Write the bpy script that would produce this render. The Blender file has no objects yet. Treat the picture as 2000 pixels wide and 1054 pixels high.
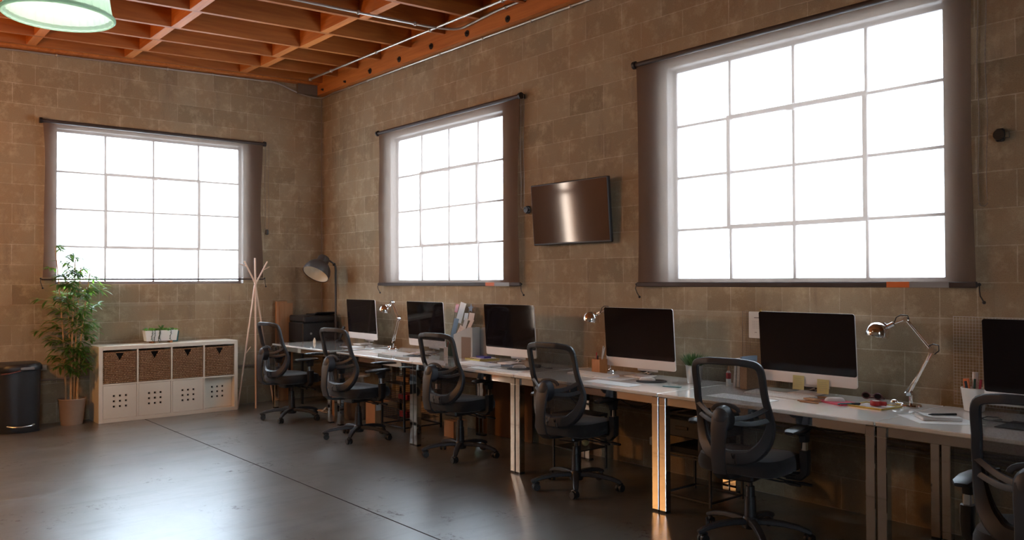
import bpy, bmesh, math, random
from mathutils import Vector, Matrix
R = math.radians
PI = math.pi
SC = bpy.context.scene
COL = SC.collection
random.seed(7)

# ------------------------------------------------------------------ camera
cam_d = bpy.data.cameras.new('camera')
cam = bpy.data.objects.new('camera', cam_d)
COL.objects.link(cam)
cr = Vector((0.64317293, 0.76571154, -0.003798))
cd = Vector((-0.01240526, 0.00546038, -0.99990814))
cf = Vector((-0.76562045, 0.64316297, 0.01301082))
mw = Matrix((cr, -cd, -cf)).transposed().to_4x4()
mw.translation = Vector((9.518, -4.90, 1.427))
cam.matrix_world = mw
cam_d.sensor_width = 36.0
cam_d.lens = 1625.0 / 2000.0 * 36.0
cam_d.clip_end = 200
SC.camera = cam

# ------------------------------------------------------------------ exposure, daylight
SC.view_settings.view_transform = 'Standard'
SC.view_settings.look = 'None'
SC.view_settings.gamma = 1.0
SC.view_settings.use_curve_mapping = False
SC.view_settings.exposure = 0.44
SC.cycles.use_denoising = True
SC.cycles.max_bounces = 10
SC.cycles.diffuse_bounces = 5
SC.cycles.glossy_bounces = 5
SC.cycles.transparent_max_bounces = 16
SC.cycles.sample_clamp_indirect = 8
SC.cycles.caustics_reflective = False
SC.cycles.caustics_refractive = False

SKY = 30.0
world = bpy.data.worlds.new('daylight')
SC.world = world
world.use_nodes = True
bg = world.node_tree.nodes['Background']
bg.inputs[0].default_value = (0.85, 0.95, 1.05, 1)
bg.inputs[1].default_value = SKY


def portal(name, loc, rot, sx, sy):
    d = bpy.data.lights.new(name, 'AREA')
    d.shape = 'RECTANGLE'
    d.size = sx
    d.size_y = sy
    d.cycles.is_portal = True
    o = bpy.data.objects.new(name, d)
    o.location = loc
    o.rotation_euler = rot
    COL.objects.link(o)


# window openings: (centre along wall, half width)
Z0, Z1 = 1.408, 3.017
WB = [(2.575, 0.985), (6.495, 1.0)]       # wall_right (y = 0), along x
WA = [(-2.015, 0.99)]                     # wall_left (x = 0), along y
for c, h in WB:
    portal('daylight_portal', (c, 0.19, (Z0 + Z1) / 2), (R(-90), 0, 0), 2 * h, Z1 - Z0)
portal('daylight_portal', (-0.19, -2.015, (Z0 + Z1) / 2), (R(90), 0, R(-90)), 1.98, Z1 - Z0)
DOOR = (-4.70, -4.36, 0.0, 3.2)
portal('daylight_portal', (-0.19, (DOOR[0] + DOOR[1]) / 2, 1.6), (R(90), 0, R(-90)), DOOR[1] - DOOR[0], 3.2)
WS = [(-6.6, 0.6)]           # wall_east (x = 13.4), added fill window behind the camera
for c, h in WS:
    portal('daylight_portal', (13.59, c, (Z0 + Z1) / 2), (R(90), 0, R(90)), 2 * h, Z1 - Z0)
WK = []             # wall_back (y = -9.6)
for c, h in WK:
    portal('daylight_portal', (c, -9.79, (Z0 + Z1) / 2), (R(90), 0, 0), 2 * h, Z1 - Z0)


# ------------------------------------------------------------------ materials
def srgb(r, g, b):
    f = lambda c: (c / 255 / 12.92) if c <= 10 else ((c / 255 + 0.055) / 1.055) ** 2.4
    return (f(r), f(g), f(b), 1)


class NT:
    def __init__(s, name):
        s.m = bpy.data.materials.new(name)
        s.m.use_nodes = True
        s.t = s.m.node_tree
        s.t.nodes.clear()
        s.out = s.n('ShaderNodeOutputMaterial')

    def n(s, typ, **kw):
        nd = s.t.nodes.new(typ)
        for k, v in kw.items():
            if k.startswith('i_'):
                nd.inputs[k[2:].replace('_', ' ')].default_value = v
            elif k.startswith('x'):
                nd.inputs[int(k[1:])].default_value = v
            else:
                setattr(nd, k, v)
        return nd

    def l(s, a, b):
        s.t.links.new(a, b)

    def math(s, op, a, b=None, clamp=False):
        nd = s.n('ShaderNodeMath', operation=op, use_clamp=clamp)
        for i, v in enumerate((a, b)):
            if v is None:
                continue
            if isinstance(v, (int, float)):
                nd.inputs[i].default_value = v
            else:
                s.l(v, nd.inputs[i])
        return nd.outputs[0]

    def mix(s, fac, a, b, blend='MIX'):
        nd = s.n('ShaderNodeMix', data_type='RGBA', blend_type=blend)
        for i, v in ((0, fac), (6, a), (7, b)):
            if isinstance(v, (int, float)):
                nd.inputs[i].default_value = v
            elif isinstance(v, (tuple, list)):
                nd.inputs[i].default_value = v
            else:
                s.l(v, nd.inputs[i])
        return nd.outputs[2]

    def ramp(s, fac, stops):
        nd = s.n('ShaderNodeValToRGB')
        e = nd.color_ramp.elements
        while len(e) < len(stops):
            e.new(0.5)
        for k, (p, c) in enumerate(stops):
            e[k].position = p
            e[k].color = c if isinstance(c, (tuple, list)) else (c, c, c, 1)
        s.l(fac, nd.inputs[0])
        return nd.outputs[0]


def pmat(name, col, rough=0.5, metal=0.0, spec=0.5, noise=0.0, nscale=20, bump=0.0, coat=0.0, trans=0.0, emit=None, es=0.0, sheen=0.0):
    m = NT(name)
    p = m.n('ShaderNodeBsdfPrincipled')
    p.inputs['Base Color'].default_value = col
    p.inputs['Roughness'].default_value = rough
    p.inputs['Metallic'].default_value = metal
    p.inputs['Specular IOR Level'].default_value = spec
    p.inputs['Coat Weight'].default_value = coat
    p.inputs['Transmission Weight'].default_value = trans
    p.inputs['Sheen Weight'].default_value = sheen
    if emit:
        p.inputs['Emission Color'].default_value = emit
        p.inputs['Emission Strength'].default_value = es
    if noise or bump:
        tc = m.n('ShaderNodeTexCoord')
        nz = m.n('ShaderNodeTexNoise')
        nz.inputs['Scale'].default_value = nscale
        nz.inputs['Detail'].default_value = 6
        m.l(tc.outputs['Object'], nz.inputs['Vector'])
        if noise:
            d = tuple(c * (1 - noise) for c in col[:3]) + (1,)
            b = tuple(min(1, c * (1 + noise)) for c in col[:3]) + (1,)
            m.l(m.mix(nz.outputs['Fac'], d, b), p.inputs['Base Color'])
        if bump:
            bp = m.n('ShaderNodeBump')
            bp.inputs['Strength'].default_value = bump
            bp.inputs['Distance'].default_value = 0.01
            m.l(nz.outputs['Fac'], bp.inputs['Height'])
            m.l(bp.outputs[0], p.inputs['Normal'])
    m.l(p.outputs[0], m.out.inputs[0])
    return m.m


def block_wall(name, axis, phase, sills):
    """running-bond concrete blocks; axis 0 = wall along x, 1 = along y. sills: ranges under windows"""
    m = NT(name)
    tc = m.n('ShaderNodeTexCoord')
    sp = m.n('ShaderNodeSeparateXYZ')
    m.l(tc.outputs['Object'], sp.inputs[0])
    u = sp.outputs[axis]
    z = sp.outputs[2]
    us = m.math('ADD', u, phase + 40.18)
    # slightly uneven joints
    nz0 = m.n('ShaderNodeTexNoise', i_Scale=3.0, i_Detail=4.0)
    m.l(tc.outputs['Object'], nz0.inputs['Vector'])
    w = m.math('MULTIPLY', m.math('SUBTRACT', nz0.outputs['Fac'], 0.5), 0.012)
    cv = m.n('ShaderNodeCombineXYZ')
    m.l(m.math('ADD', us, w), cv.inputs[0])
    m.l(m.math('ADD', z, w), cv.inputs[1])

    def brick(width):
        b = m.n('ShaderNodeTexBrick', offset=0.5, offset_frequency=2)
        b.inputs['Scale'].default_value = 1.0
        b.inputs['Brick Width'].default_value = width
        b.inputs['Row Height'].default_value = 0.2011
        b.inputs['Mortar Size'].default_value = 0.0045
        b.inputs['Mortar Smooth'].default_value = 0.6
        b.inputs['Color1'].default_value = (0, 0, 0, 1)
        b.inputs['Color2'].default_value = (1, 1, 1, 1)
        b.inputs['Mortar'].default_value = (0.5, 0.5, 0.5, 1)
        m.l(cv.outputs[0], b.inputs['Vector'])
        return b
    b1 = brick(0.4018)
    b2 = brick(0.2009)
    b2.offset = 0.0
    mask = None
    for a, c in sills:
        k = m.math('MULTIPLY', m.math('GREATER_THAN', u, a), m.math('LESS_THAN', u, c))
        mask = k if mask is None else m.math('ADD', mask, k)
    row = m.math('MULTIPLY', m.math('GREATER_THAN', z, 1.2066), m.math('LESS_THAN', z, 1.4077))
    mk = m.math('MULTIPLY', mask, row) if mask is not None else m.math('MULTIPLY', row, 0.0)
    rnd = m.mix(mk, b1.outputs['Color'], b2.outputs['Color'])
    mor = m.mix(mk, b1.outputs['Fac'], b2.outputs['Fac'])
    # wide pointed joint below the sill course
    band = m.math('MULTIPLY', m.math('GREATER_THAN', z, 1.172), m.math('LESS_THAN', z, 1.209))
    band = m.math('MULTIPLY', band, mask) if mask is not None else m.math('MULTIPLY', band, 0.0)
    n1 = m.n('ShaderNodeTexNoise', i_Scale=1.6, i_Detail=5.0, i_Roughness=0.6)
    n2 = m.n('ShaderNodeTexNoise', i_Scale=6.0, i_Detail=8.0, i_Roughness=0.75)
    n3 = m.n('ShaderNodeTexNoise', i_Scale=160.0, i_Detail=4.0, i_Roughness=0.8)
    st = m.n('ShaderNodeMapping')
    st.inputs['Scale'].default_value = (1, 1, 0.22)
    m.l(tc.outputs['Object'], st.inputs[0])
    n4 = m.n('ShaderNodeTexNoise', i_Scale=4.0, i_Detail=6.0, i_Roughness=0.7)
    m.l(st.outputs[0], n4.inputs['Vector'])
    for n in (n1, n2, n3):
        m.l(tc.outputs['Object'], n.inputs['Vector'])
    base = m.mix(rnd, (0.265, 0.205, 0.128, 1), (0.395, 0.318, 0.210, 1))
    base = m.mix(m.ramp(n1.outputs['Fac'], [(0.35, 0), (0.68, 1)]), base, (0.345, 0.236, 0.135, 1))
    stain = m.ramp(n2.outputs['Fac'], [(0.50, 0), (0.70, 1)])
    base = m.mix(m.math('MULTIPLY', stain, 0.9), base, (0.52, 0.42, 0.275, 1))
    stk = m.ramp(n4.outputs['Fac'], [(0.56, 0), (0.74, 1)])
    base = m.mix(m.math('MULTIPLY', stk, 0.6), base, (0.17, 0.125, 0.095, 1))
    sp2 = m.ramp(n3.outputs['Fac'], [(0.34, 0.72), (0.5, 1.0)])
    base = m.mix(1.0, base, sp2, 'MULTIPLY')
    mo = m.math('MULTIPLY', mor, m.ramp(n2.outputs['Fac'], [(0.36, 0.12), (0.66, 0.8)]))
    base = m.mix(mo, base, (0.62, 0.52, 0.38, 1))
    base = m.mix(m.math('MULTIPLY', band, 0.32), base, (0.44, 0.36, 0.26, 1))
    p = m.n('ShaderNodeBsdfPrincipled', i_Roughness=0.85)
    p.inputs['Specular IOR Level'].default_value = 0.3
    m.l(base, p.inputs['Base Color'])
    h = m.math('ADD', m.math('MULTIPLY', mor, -0.5), m.math('MULTIPLY', n3.outputs['Fac'], 0.45))
    h = m.math('ADD', h, m.math('MULTIPLY', n2.outputs['Fac'], 0.5))
    bp = m.n('ShaderNodeBump', i_Strength=0.55, i_Distance=0.006)
    m.l(h, bp.inputs['Height'])
    m.l(bp.outputs[0], p.inputs['Normal'])
    m.l(p.outputs[0], m.out.inputs[0])
    return m.m


def floor_mat():
    m = NT('polished_concrete')
    tc = m.n('ShaderNodeTexCoord')
    n1 = m.n('ShaderNodeTexNoise', i_Scale=0.8, i_Detail=8.0, i_Roughness=0.62, i_Distortion=0.6)
    n2 = m.n('ShaderNodeTexNoise', i_Scale=5.0, i_Detail=9.0, i_Roughness=0.7)
    n3 = m.n('ShaderNodeTexNoise', i_Scale=70.0, i_Detail=4.0)
    st = m.n('ShaderNodeMapping')
    st.inputs['Scale'].default_value = (2.4, 0.5, 1)
    st.inputs['Rotation'].default_value = (0, 0, R(35))
    m.l(tc.outputs['Object'], st.inputs[0])
    n4 = m.n('ShaderNodeTexNoise', i_Scale=2.2, i_Detail=8.0, i_Roughness=0.65)
    m.l(st.outputs[0], n4.inputs['Vector'])
    for n in (n1, n2, n3):
        m.l(tc.outputs['Object'], n.inputs['Vector'])
    c = m.mix(m.ramp(n1.outputs['Fac'], [(0.3, 0), (0.7, 1)]), (0.095, 0.082, 0.066, 1), (0.145, 0.128, 0.105, 1))
    c = m.mix(m.ramp(n2.outputs['Fac'], [(0.5, 0), (0.72, 1)]), c, (0.18, 0.15, 0.122, 1))
    c = m.mix(m.ramp(n4.outputs['Fac'], [(0.58, 0), (0.7, 0.35)]), c, (0.07, 0.055, 0.046, 1))
    n5 = m.n('ShaderNodeTexNoise', i_Scale=1.7, i_Detail=10.0, i_Roughness=0.78)
    m.l(tc.outputs['Object'], n5.inputs['Vector'])
    n6 = m.n('ShaderNodeTexNoise', i_Scale=16.0, i_Detail=6.0, i_Roughness=0.8)
    m.l(tc.outputs['Object'], n6.inputs['Vector'])
    scuff = m.math('MULTIPLY', m.ramp(n5.outputs['Fac'], [(0.55, 0), (0.62, 1)]), m.ramp(n6.outputs['Fac'], [(0.52, 0), (0.60, 1)]))
    c = m.mix(m.math('MULTIPLY', scuff, 0.7), c, (0.05, 0.036, 0.028, 1))
    # faint cracks
    vo = m.n('ShaderNodeTexVoronoi', feature='DISTANCE_TO_EDGE', i_Scale=0.42)
    wv = m.n('ShaderNodeTexNoise', i_Scale=2.0, i_Detail=6.0)
    m.l(tc.outputs['Object'], wv.inputs['Vector'])
    va = m.n('ShaderNodeVectorMath', operation='MULTIPLY_ADD')
    m.l(wv.outputs['Color'], va.inputs[0])
    va.inputs[1].default_value = (0.5, 0.5, 0.5)
    m.l(tc.outputs['Object'], va.inputs[2])
    m.l(va.outputs[0], vo.inputs['Vector'])
    cr_ = m.ramp(vo.outputs['Distance'], [(0.0, 0.75), (0.004, 0)])
    c = m.mix(m.math('MULTIPLY', cr_, 0.5), c, (0.03, 0.024, 0.02, 1))
    p = m.n('ShaderNodeBsdfPrincipled')
    m.l(c, p.inputs['Base Color'])
    p.inputs['Specular IOR Level'].default_value = 0.95
    rr = m.math('ADD', m.math('MULTIPLY', n2.outputs['Fac'], 0.14), 0.25)
    rr = m.math('ADD', rr, m.math('MULTIPLY', m.ramp(n4.outputs['Fac'], [(0.5, 0), (0.72, 1)]), 0.16))
    rr = m.math('ADD', rr, m.math('MULTIPLY', scuff, 0.25))
    m.l(rr, p.inputs['Roughness'])
    cw_ = m.math('SUBTRACT', 0.95, m.math('MULTIPLY', scuff, 0.8))
    cw_ = m.math('MULTIPLY', cw_, m.ramp(n1.outputs['Fac'], [(0.3, 0.65), (0.65, 1.0)]))
    m.l(cw_, p.inputs['Coat Weight'])
    p.inputs['Coat Roughness'].default_value = 0.34
    p.inputs['Coat IOR'].default_value = 1.6
    p.inputs['Coat Tint'].default_value = (0.93, 0.98, 1.0, 1)
    bp = m.n('ShaderNodeBump', i_Strength=0.10, i_Distance=0.01)
    m.l(m.math('ADD', n2.outputs['Fac'], m.math('MULTIPLY', n3.outputs['Fac'], 0.15)), bp.inputs['Height'])
    m.l(bp.outputs[0], p.inputs['Normal'])
    m.l(p.outputs[0], m.out.inputs[0])
    return m.m


def wood_mat(name, c1, c2, axis=1, rough=0.55, scale=1.0):
    m = NT(name)
    tc = m.n('ShaderNodeTexCoord')
    mp = m.n('ShaderNodeMapping')
    s = [14.0 * scale] * 3
    s[axis] = 0.9 * scale
    mp.inputs['Scale'].default_value = s
    m.l(tc.outputs['Object'], mp.inputs[0])
    n = m.n('ShaderNodeTexNoise', i_Scale=1.5, i_Detail=7.0, i_Roughness=0.6, i_Distortion=0.8)
    m.l(mp.outputs[0], n.inputs['Vector'])
    kn = m.n('ShaderNodeTexNoise', i_Scale=1.3, i_Detail=2.0)
    m.l(tc.outputs['Object'], kn.inputs['Vector'])
    c = m.mix(m.ramp(n.outputs['Fac'], [(0.3, 0), (0.7, 1)]), c1, c2)
    c = m.mix(m.math('MULTIPLY', kn.outputs['Fac'], 0.35), c, c1)
    p = m.n('ShaderNodeBsdfPrincipled', i_Roughness=rough)
    m.l(c, p.inputs['Base Color'])
    bp = m.n('ShaderNodeBump', i_Strength=0.15, i_Distance=0.004)
    m.l(n.outputs['Fac'], bp.inputs['Height'])
    m.l(bp.outputs[0], p.inputs['Normal'])
    m.l(p.outputs[0], m.out.inputs[0])
    return m.m


def mesh_fabric(name, col, open_, trl, trw=0.3, scale=420.0):
    """thin woven screen: part see-through, part cloth"""
    m = NT(name)
    tc = m.n('ShaderNodeTexCoord')
    n = m.n('ShaderNodeTexNoise', i_Scale=scale * 0.3, i_Detail=2.0)
    m.l(tc.outputs['Object'], n.inputs['Vector'])
    n2 = m.n('ShaderNodeTexNoise', i_Scale=2.5, i_Detail=4.0)
    m.l(tc.outputs['Object'], n2.inputs['Vector'])
    df = m.n('ShaderNodeBsdfDiffuse')
    df.inputs[0].default_value = col
    tr = m.n('ShaderNodeBsdfTranslucent')
    tr.inputs[0].default_value = trl
    mx = m.n('ShaderNodeMixShader', x0=trw)
    m.l(df.outputs[0], mx.inputs[1])
    m.l(tr.outputs[0], mx.inputs[2])
    tp = m.n('ShaderNodeBsdfTransparent')
    m2 = m.n('ShaderNodeMixShader')
    f = m.math('ADD', open_ * 0.62, m.math('MULTIPLY', n.outputs['Fac'], open_ * 0.5))
    f = m.math('ADD', f, m.math('MULTIPLY', n2.outputs['Fac'], open_ * 0.26))
    m.l(f, m2.inputs[0])
    m.l(mx.outputs[0], m2.inputs[1])
    m.l(tp.outputs[0], m2.inputs[2])
    m.l(m2.outputs[0], m.out.inputs[0])
    return m.m


def glass_mat(name, tint=(0.9, 0.96, 1, 1), frost=0.3, refl=0.08):
    m = NT(name)
    tp = m.n('ShaderNodeBsdfTransparent')
    tp.inputs[0].default_value = tint
    tl = m.n('ShaderNodeBsdfTranslucent')
    tl.inputs[0].default_value = tint
    a = m.n('ShaderNodeMixShader', x0=frost)
    m.l(tp.outputs[0], a.inputs[1])
    m.l(tl.outputs[0], a.inputs[2])
    g = m.n('ShaderNodeBsdfGlossy')
    g.inputs['Roughness'].default_value = 0.05
    b = m.n('ShaderNodeMixShader', x0=refl)
    m.l(a.outputs[0], b.inputs[1])
    m.l(g.outputs[0], b.inputs[2])
    m.l(b.outputs[0], m.out.inputs[0])
    return m.m


M = {}
M['wallA'] = block_wall('concrete_blocks_left', 1, -0.024, [(-2.9, -1.0)])
M['wallB'] = block_wall('concrete_blocks_right', 0, 0.174, [(1.35, 3.8), (5.25, 7.75)])
M['plainwall'] = pmat('painted_block', (0.24, 0.205, 0.15, 1), 0.85, noise=0.25, nscale=3, bump=0.3)
M['floor'] = floor_mat()
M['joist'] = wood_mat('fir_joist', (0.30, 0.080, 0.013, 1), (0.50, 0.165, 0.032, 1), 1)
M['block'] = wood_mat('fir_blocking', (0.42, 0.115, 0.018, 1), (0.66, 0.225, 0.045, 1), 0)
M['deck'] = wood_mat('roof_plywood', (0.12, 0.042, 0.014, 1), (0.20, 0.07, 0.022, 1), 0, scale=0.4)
M['bolt'] = pmat('dark_steel', (0.06, 0.05, 0.045, 1), 0.5, 0.7)
M['steelframe'] = pmat('window_steel', (0.16, 0.13, 0.12, 1), 0.5, 0.2, noise=0.2)
M['reveal_dark'] = pmat('dark_reveal_brown', (0.085, 0.062, 0.05, 1), 0.7, noise=0.2)  # dark colour added to keep the daylit reveals dim
M['winglass'] = glass_mat('patterned_glass', (0.93, 0.97, 1, 1), 0.35, 0.04)
M['blind'] = mesh_fabric('screen_cloth', (0.125, 0.075, 0.050, 1), 0.185, (0.46, 0.37, 0.31, 1), 0.065)
M['blindbar'] = pmat('brown_bar', (0.045, 0.028, 0.022, 1), 0.6)
M['black'] = pmat('black_plastic', (0.014, 0.014, 0.015, 1), 0.42)
M['blackmat'] = pmat('matt_black', (0.012, 0.011, 0.011, 1), 0.75)
M['conduit'] = pmat('galvanised_conduit', (0.50, 0.45, 0.40, 1), 0.38, 0.85)
M['conduitp'] = pmat('painted_conduit', (0.24, 0.18, 0.135, 1), 0.6, 0.0)
M['chrome'] = pmat('chrome', (0.78, 0.77, 0.76, 1), 0.06, 1.0)
M['chromeleg'] = pmat('brushed_chrome', (0.66, 0.64, 0.62, 1), 0.05, 1.0)
M['desk'] = pmat('white_glass_top', (0.88, 0.87, 0.81, 1), 0.07, 0, 0.6, coat=0.6)
M['alu'] = pmat('aluminium', (0.86, 0.83, 0.81, 1), 0.38, 0.15)
M['screen'] = pmat('black_glass', (0.010, 0.008, 0.009, 1), 0.05, 0, 0.22)
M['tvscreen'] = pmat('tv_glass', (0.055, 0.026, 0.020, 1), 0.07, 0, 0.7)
M['chairframe'] = pmat('grey_black_plastic', (0.030, 0.031, 0.034, 1), 0.46)
M['seat'] = pmat('black_cloth', (0.012, 0.012, 0.013, 1), 0.9, sheen=0.2, bump=0.2, nscale=300)
M['chairmesh'] = mesh_fabric('back_mesh', (0.030, 0.029, 0.031, 1), 0.37, (0.04, 0.04, 0.04, 1), 0.1)
M['tyre'] = pmat('caster_black', (0.012, 0.013, 0.014, 1), 0.5)
M['white'] = pmat('white_laminate', (0.80, 0.74, 0.62, 1), 0.32)
M['whitepl'] = pmat('white_plastic', (0.78, 0.77, 0.74, 1), 0.3)
M['paper'] = pmat('paper', (0.80, 0.78, 0.74, 1), 0.8)
M['hole'] = pmat('hole_shade', (0.01, 0.008, 0.006, 1), 0.9)  # near-black painted shade inside the door and basket openings
M['pot_brown'] = pmat('taupe_pot', (0.30, 0.21, 0.145, 1), 0.6, noise=0.12)
M['soil'] = pmat('soil', (0.03, 0.02, 0.013, 1), 0.95, bump=0.6)
M['bamboo'] = pmat('bamboo_cane', (0.46, 0.27, 0.11, 1), 0.5, noise=0.2)
M['tan_wood'] = wood_mat('tan_board', (0.36, 0.16, 0.06, 1), (0.50, 0.26, 0.11, 1), 2)
M['pale_wood'] = wood_mat('pale_wood', (0.55, 0.36, 0.24, 1), (0.70, 0.50, 0.36, 1), 2)
M['cupwood'] = wood_mat('bamboo_cup', (0.46, 0.17, 0.05, 1), (0.62, 0.27, 0.09, 1), 2, scale=3)
M['card'] = pmat('cardboard', (0.42, 0.22, 0.10, 1), 0.85, noise=0.1)
M['red'] = pmat('red_plastic', (0.42, 0.018, 0.018, 1), 0.35)
M['crimson'] = pmat('crimson_cover', (0.55, 0.05, 0.09, 1), 0.6)
M['teal'] = pmat('teal', (0.02, 0.14, 0.15, 1), 0.4)
M['green'] = pmat('dark_green', (0.015, 0.06, 0.035, 1), 0.5)
M['bluegrey'] = pmat('blue_grey_cover', (0.20, 0.25, 0.31, 1), 0.6)
M['purple'] = pmat('violet_blue', (0.06, 0.05, 0.30, 1), 0.5)
M['yellow'] = pmat('sticky_yellow', (0.66, 0.60, 0.28, 1), 0.85)
M['gold'] = pmat('gold_frame', (0.50, 0.36, 0.08, 1), 0.35, 0.7)
M['zinc'] = pmat('zinc', (0.55, 0.55, 0.54, 1), 0.3, 0.85)
M['wire'] = pmat('white_wire', (0.60, 0.56, 0.50, 1), 0.5)
M['darkwire'] = pmat('dark_wire', (0.22, 0.17, 0.13, 1), 0.5)
M['lampgrey'] = pmat('dark_grey_enamel', (0.055, 0.046, 0.042, 1), 0.45)
M['lampin'] = pmat('cream_enamel', (0.75, 0.66, 0.52, 1), 0.5)
M['keys'] = pmat('keys', (0.82, 0.81, 0.78, 1), 0.5)
M['greyplastic'] = pmat('grey_plastic', (0.30, 0.30, 0.29, 1), 0.5)
M['frosted'] = pmat('frosted_plastic', (0.50, 0.50, 0.48, 1), 0.4, trans=0.25)
M['orange'] = pmat('orange_tape', (0.75, 0.16, 0.03, 1), 0.5)
M['print'] = pmat('ink_grey', (0.34, 0.32, 0.31, 1), 0.8)
M['inkred'] = pmat('ink_red', (0.5, 0.2, 0.17, 1), 0.8)
M['pinkpaper'] = pmat('cream_paper', (0.76, 0.67, 0.60, 1), 0.8)
M['coatwood'] = pmat('birch_pole', (0.74, 0.52, 0.38, 1), 0.45)
M['darkbasket'] = pmat('felt_brown', (0.12, 0.085, 0.06, 1), 0.9, bump=0.5, nscale=60)


def leaf_mat(name, c, tr):
    m = NT(name)
    tc = m.n('ShaderNodeTexCoord')
    n = m.n('ShaderNodeTexNoise', i_Scale=7.0)
    m.l(tc.outputs['Object'], n.inputs['Vector'])
    col = m.mix(n.outputs['Fac'], c, tuple(min(1, x * 1.9) for x in c[:3]) + (1,))
    p = m.n('ShaderNodeBsdfPrincipled', i_Roughness=0.4)
    m.l(col, p.inputs['Base Color'])
    t = m.n('ShaderNodeBsdfTranslucent')
    t.inputs[0].default_value = tr
    x = m.n('ShaderNodeMixShader', x0=0.4)
    m.l(p.outputs[0], x.inputs[1])
    m.l(t.outputs[0], x.inputs[2])
    m.l(x.outputs[0], m.out.inputs[0])
    return m.m


M['leaf'] = leaf_mat('bamboo_leaf', (0.035, 0.085, 0.020, 1), (0.26, 0.50, 0.06, 1))
M['grassleaf'] = leaf_mat('grass_leaf', (0.03, 0.06, 0.018, 1), (0.07, 0.14, 0.03, 1))
M['trail'] = leaf_mat('trailing_leaf', (0.02, 0.05, 0.022, 1), (0.04, 0.10, 0.03, 1))


def rattan_mat():
    m = NT('woven_rattan')
    tc = m.n('ShaderNodeTexCoord')
    mp = m.n('ShaderNodeMapping')
    m.l(tc.outputs['Object'], mp.inputs[0])
    w1 = m.n('ShaderNodeTexWave', wave_type='BANDS', bands_direction='Z', i_Scale=17.0, i_Distortion=2.0)
    w1.inputs['Detail Scale'].default_value = 6.0
    m.l(mp.outputs[0], w1.inputs[0])
    w2 = m.n('ShaderNodeTexWave', wave_type='BANDS', bands_direction='Y', i_Scale=21.0, i_Distortion=2.5)
    w2.inputs['Detail Scale'].default_value = 5.0
    m.l(mp.outputs[0], w2.inputs[0])
    h = m.math('MULTIPLY', w1.outputs['Fac'], w2.outputs['Fac'])
    n = m.n('ShaderNodeTexNoise', i_Scale=12.0, i_Detail=6.0)
    m.l(tc.outputs['Object'], n.inputs['Vector'])
    c = m.mix(m.ramp(h, [(0.03, 0), (0.38, 1)]), (0.17, 0.080, 0.034, 1), (0.80, 0.54, 0.30, 1))
    c = m.mix(m.math('MULTIPLY', n.outputs['Fac'], 0.4), c, (0.25, 0.11, 0.045, 1))
    p = m.n('ShaderNodeBsdfPrincipled', i_Roughness=0.6)
    m.l(c, p.inputs['Base Color'])
    bp = m.n('ShaderNodeBump', i_Strength=0.9, i_Distance=0.01)
    m.l(h, bp.inputs['Height'])
    m.l(bp.outputs[0], p.inputs['Normal'])
    m.l(p.outputs[0], m.out.inputs[0])
    return m.m


M['rattan'] = rattan_mat()


def ribbed_glass():
    m = NT('ribbed_glass')
    g = m.n('ShaderNodeBsdfPrincipled')
    g.inputs['Base Color'].default_value = (0.86, 0.95, 0.88, 1)
    g.inputs['Roughness'].default_value = 0.14
    g.inputs['Transmission Weight'].default_value = 0.25
    g.inputs['IOR'].default_value = 1.3
    t = m.n('ShaderNodeBsdfTranslucent')
    t.inputs[0].default_value = (0.82, 0.95, 0.84, 1)
    x = m.n('ShaderNodeMixShader', x0=0.55)
    m.l(g.outputs[0], x.inputs[1])
    m.l(t.outputs[0], x.inputs[2])
    m.l(x.outputs[0], m.out.inputs[0])
    return m.m


M['ribglass'] = ribbed_glass()
M['warmglobe'] = pmat('warm_globe', (1, .9, .8, 1), .4, emit=(1.0, .55, .25, 1), es=6)
M['bulb'] = pmat('lit_bulb', (1, 1, 1, 1), 0.5, emit=(0.95, 1.0, 0.93, 1), es=2.2)


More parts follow.
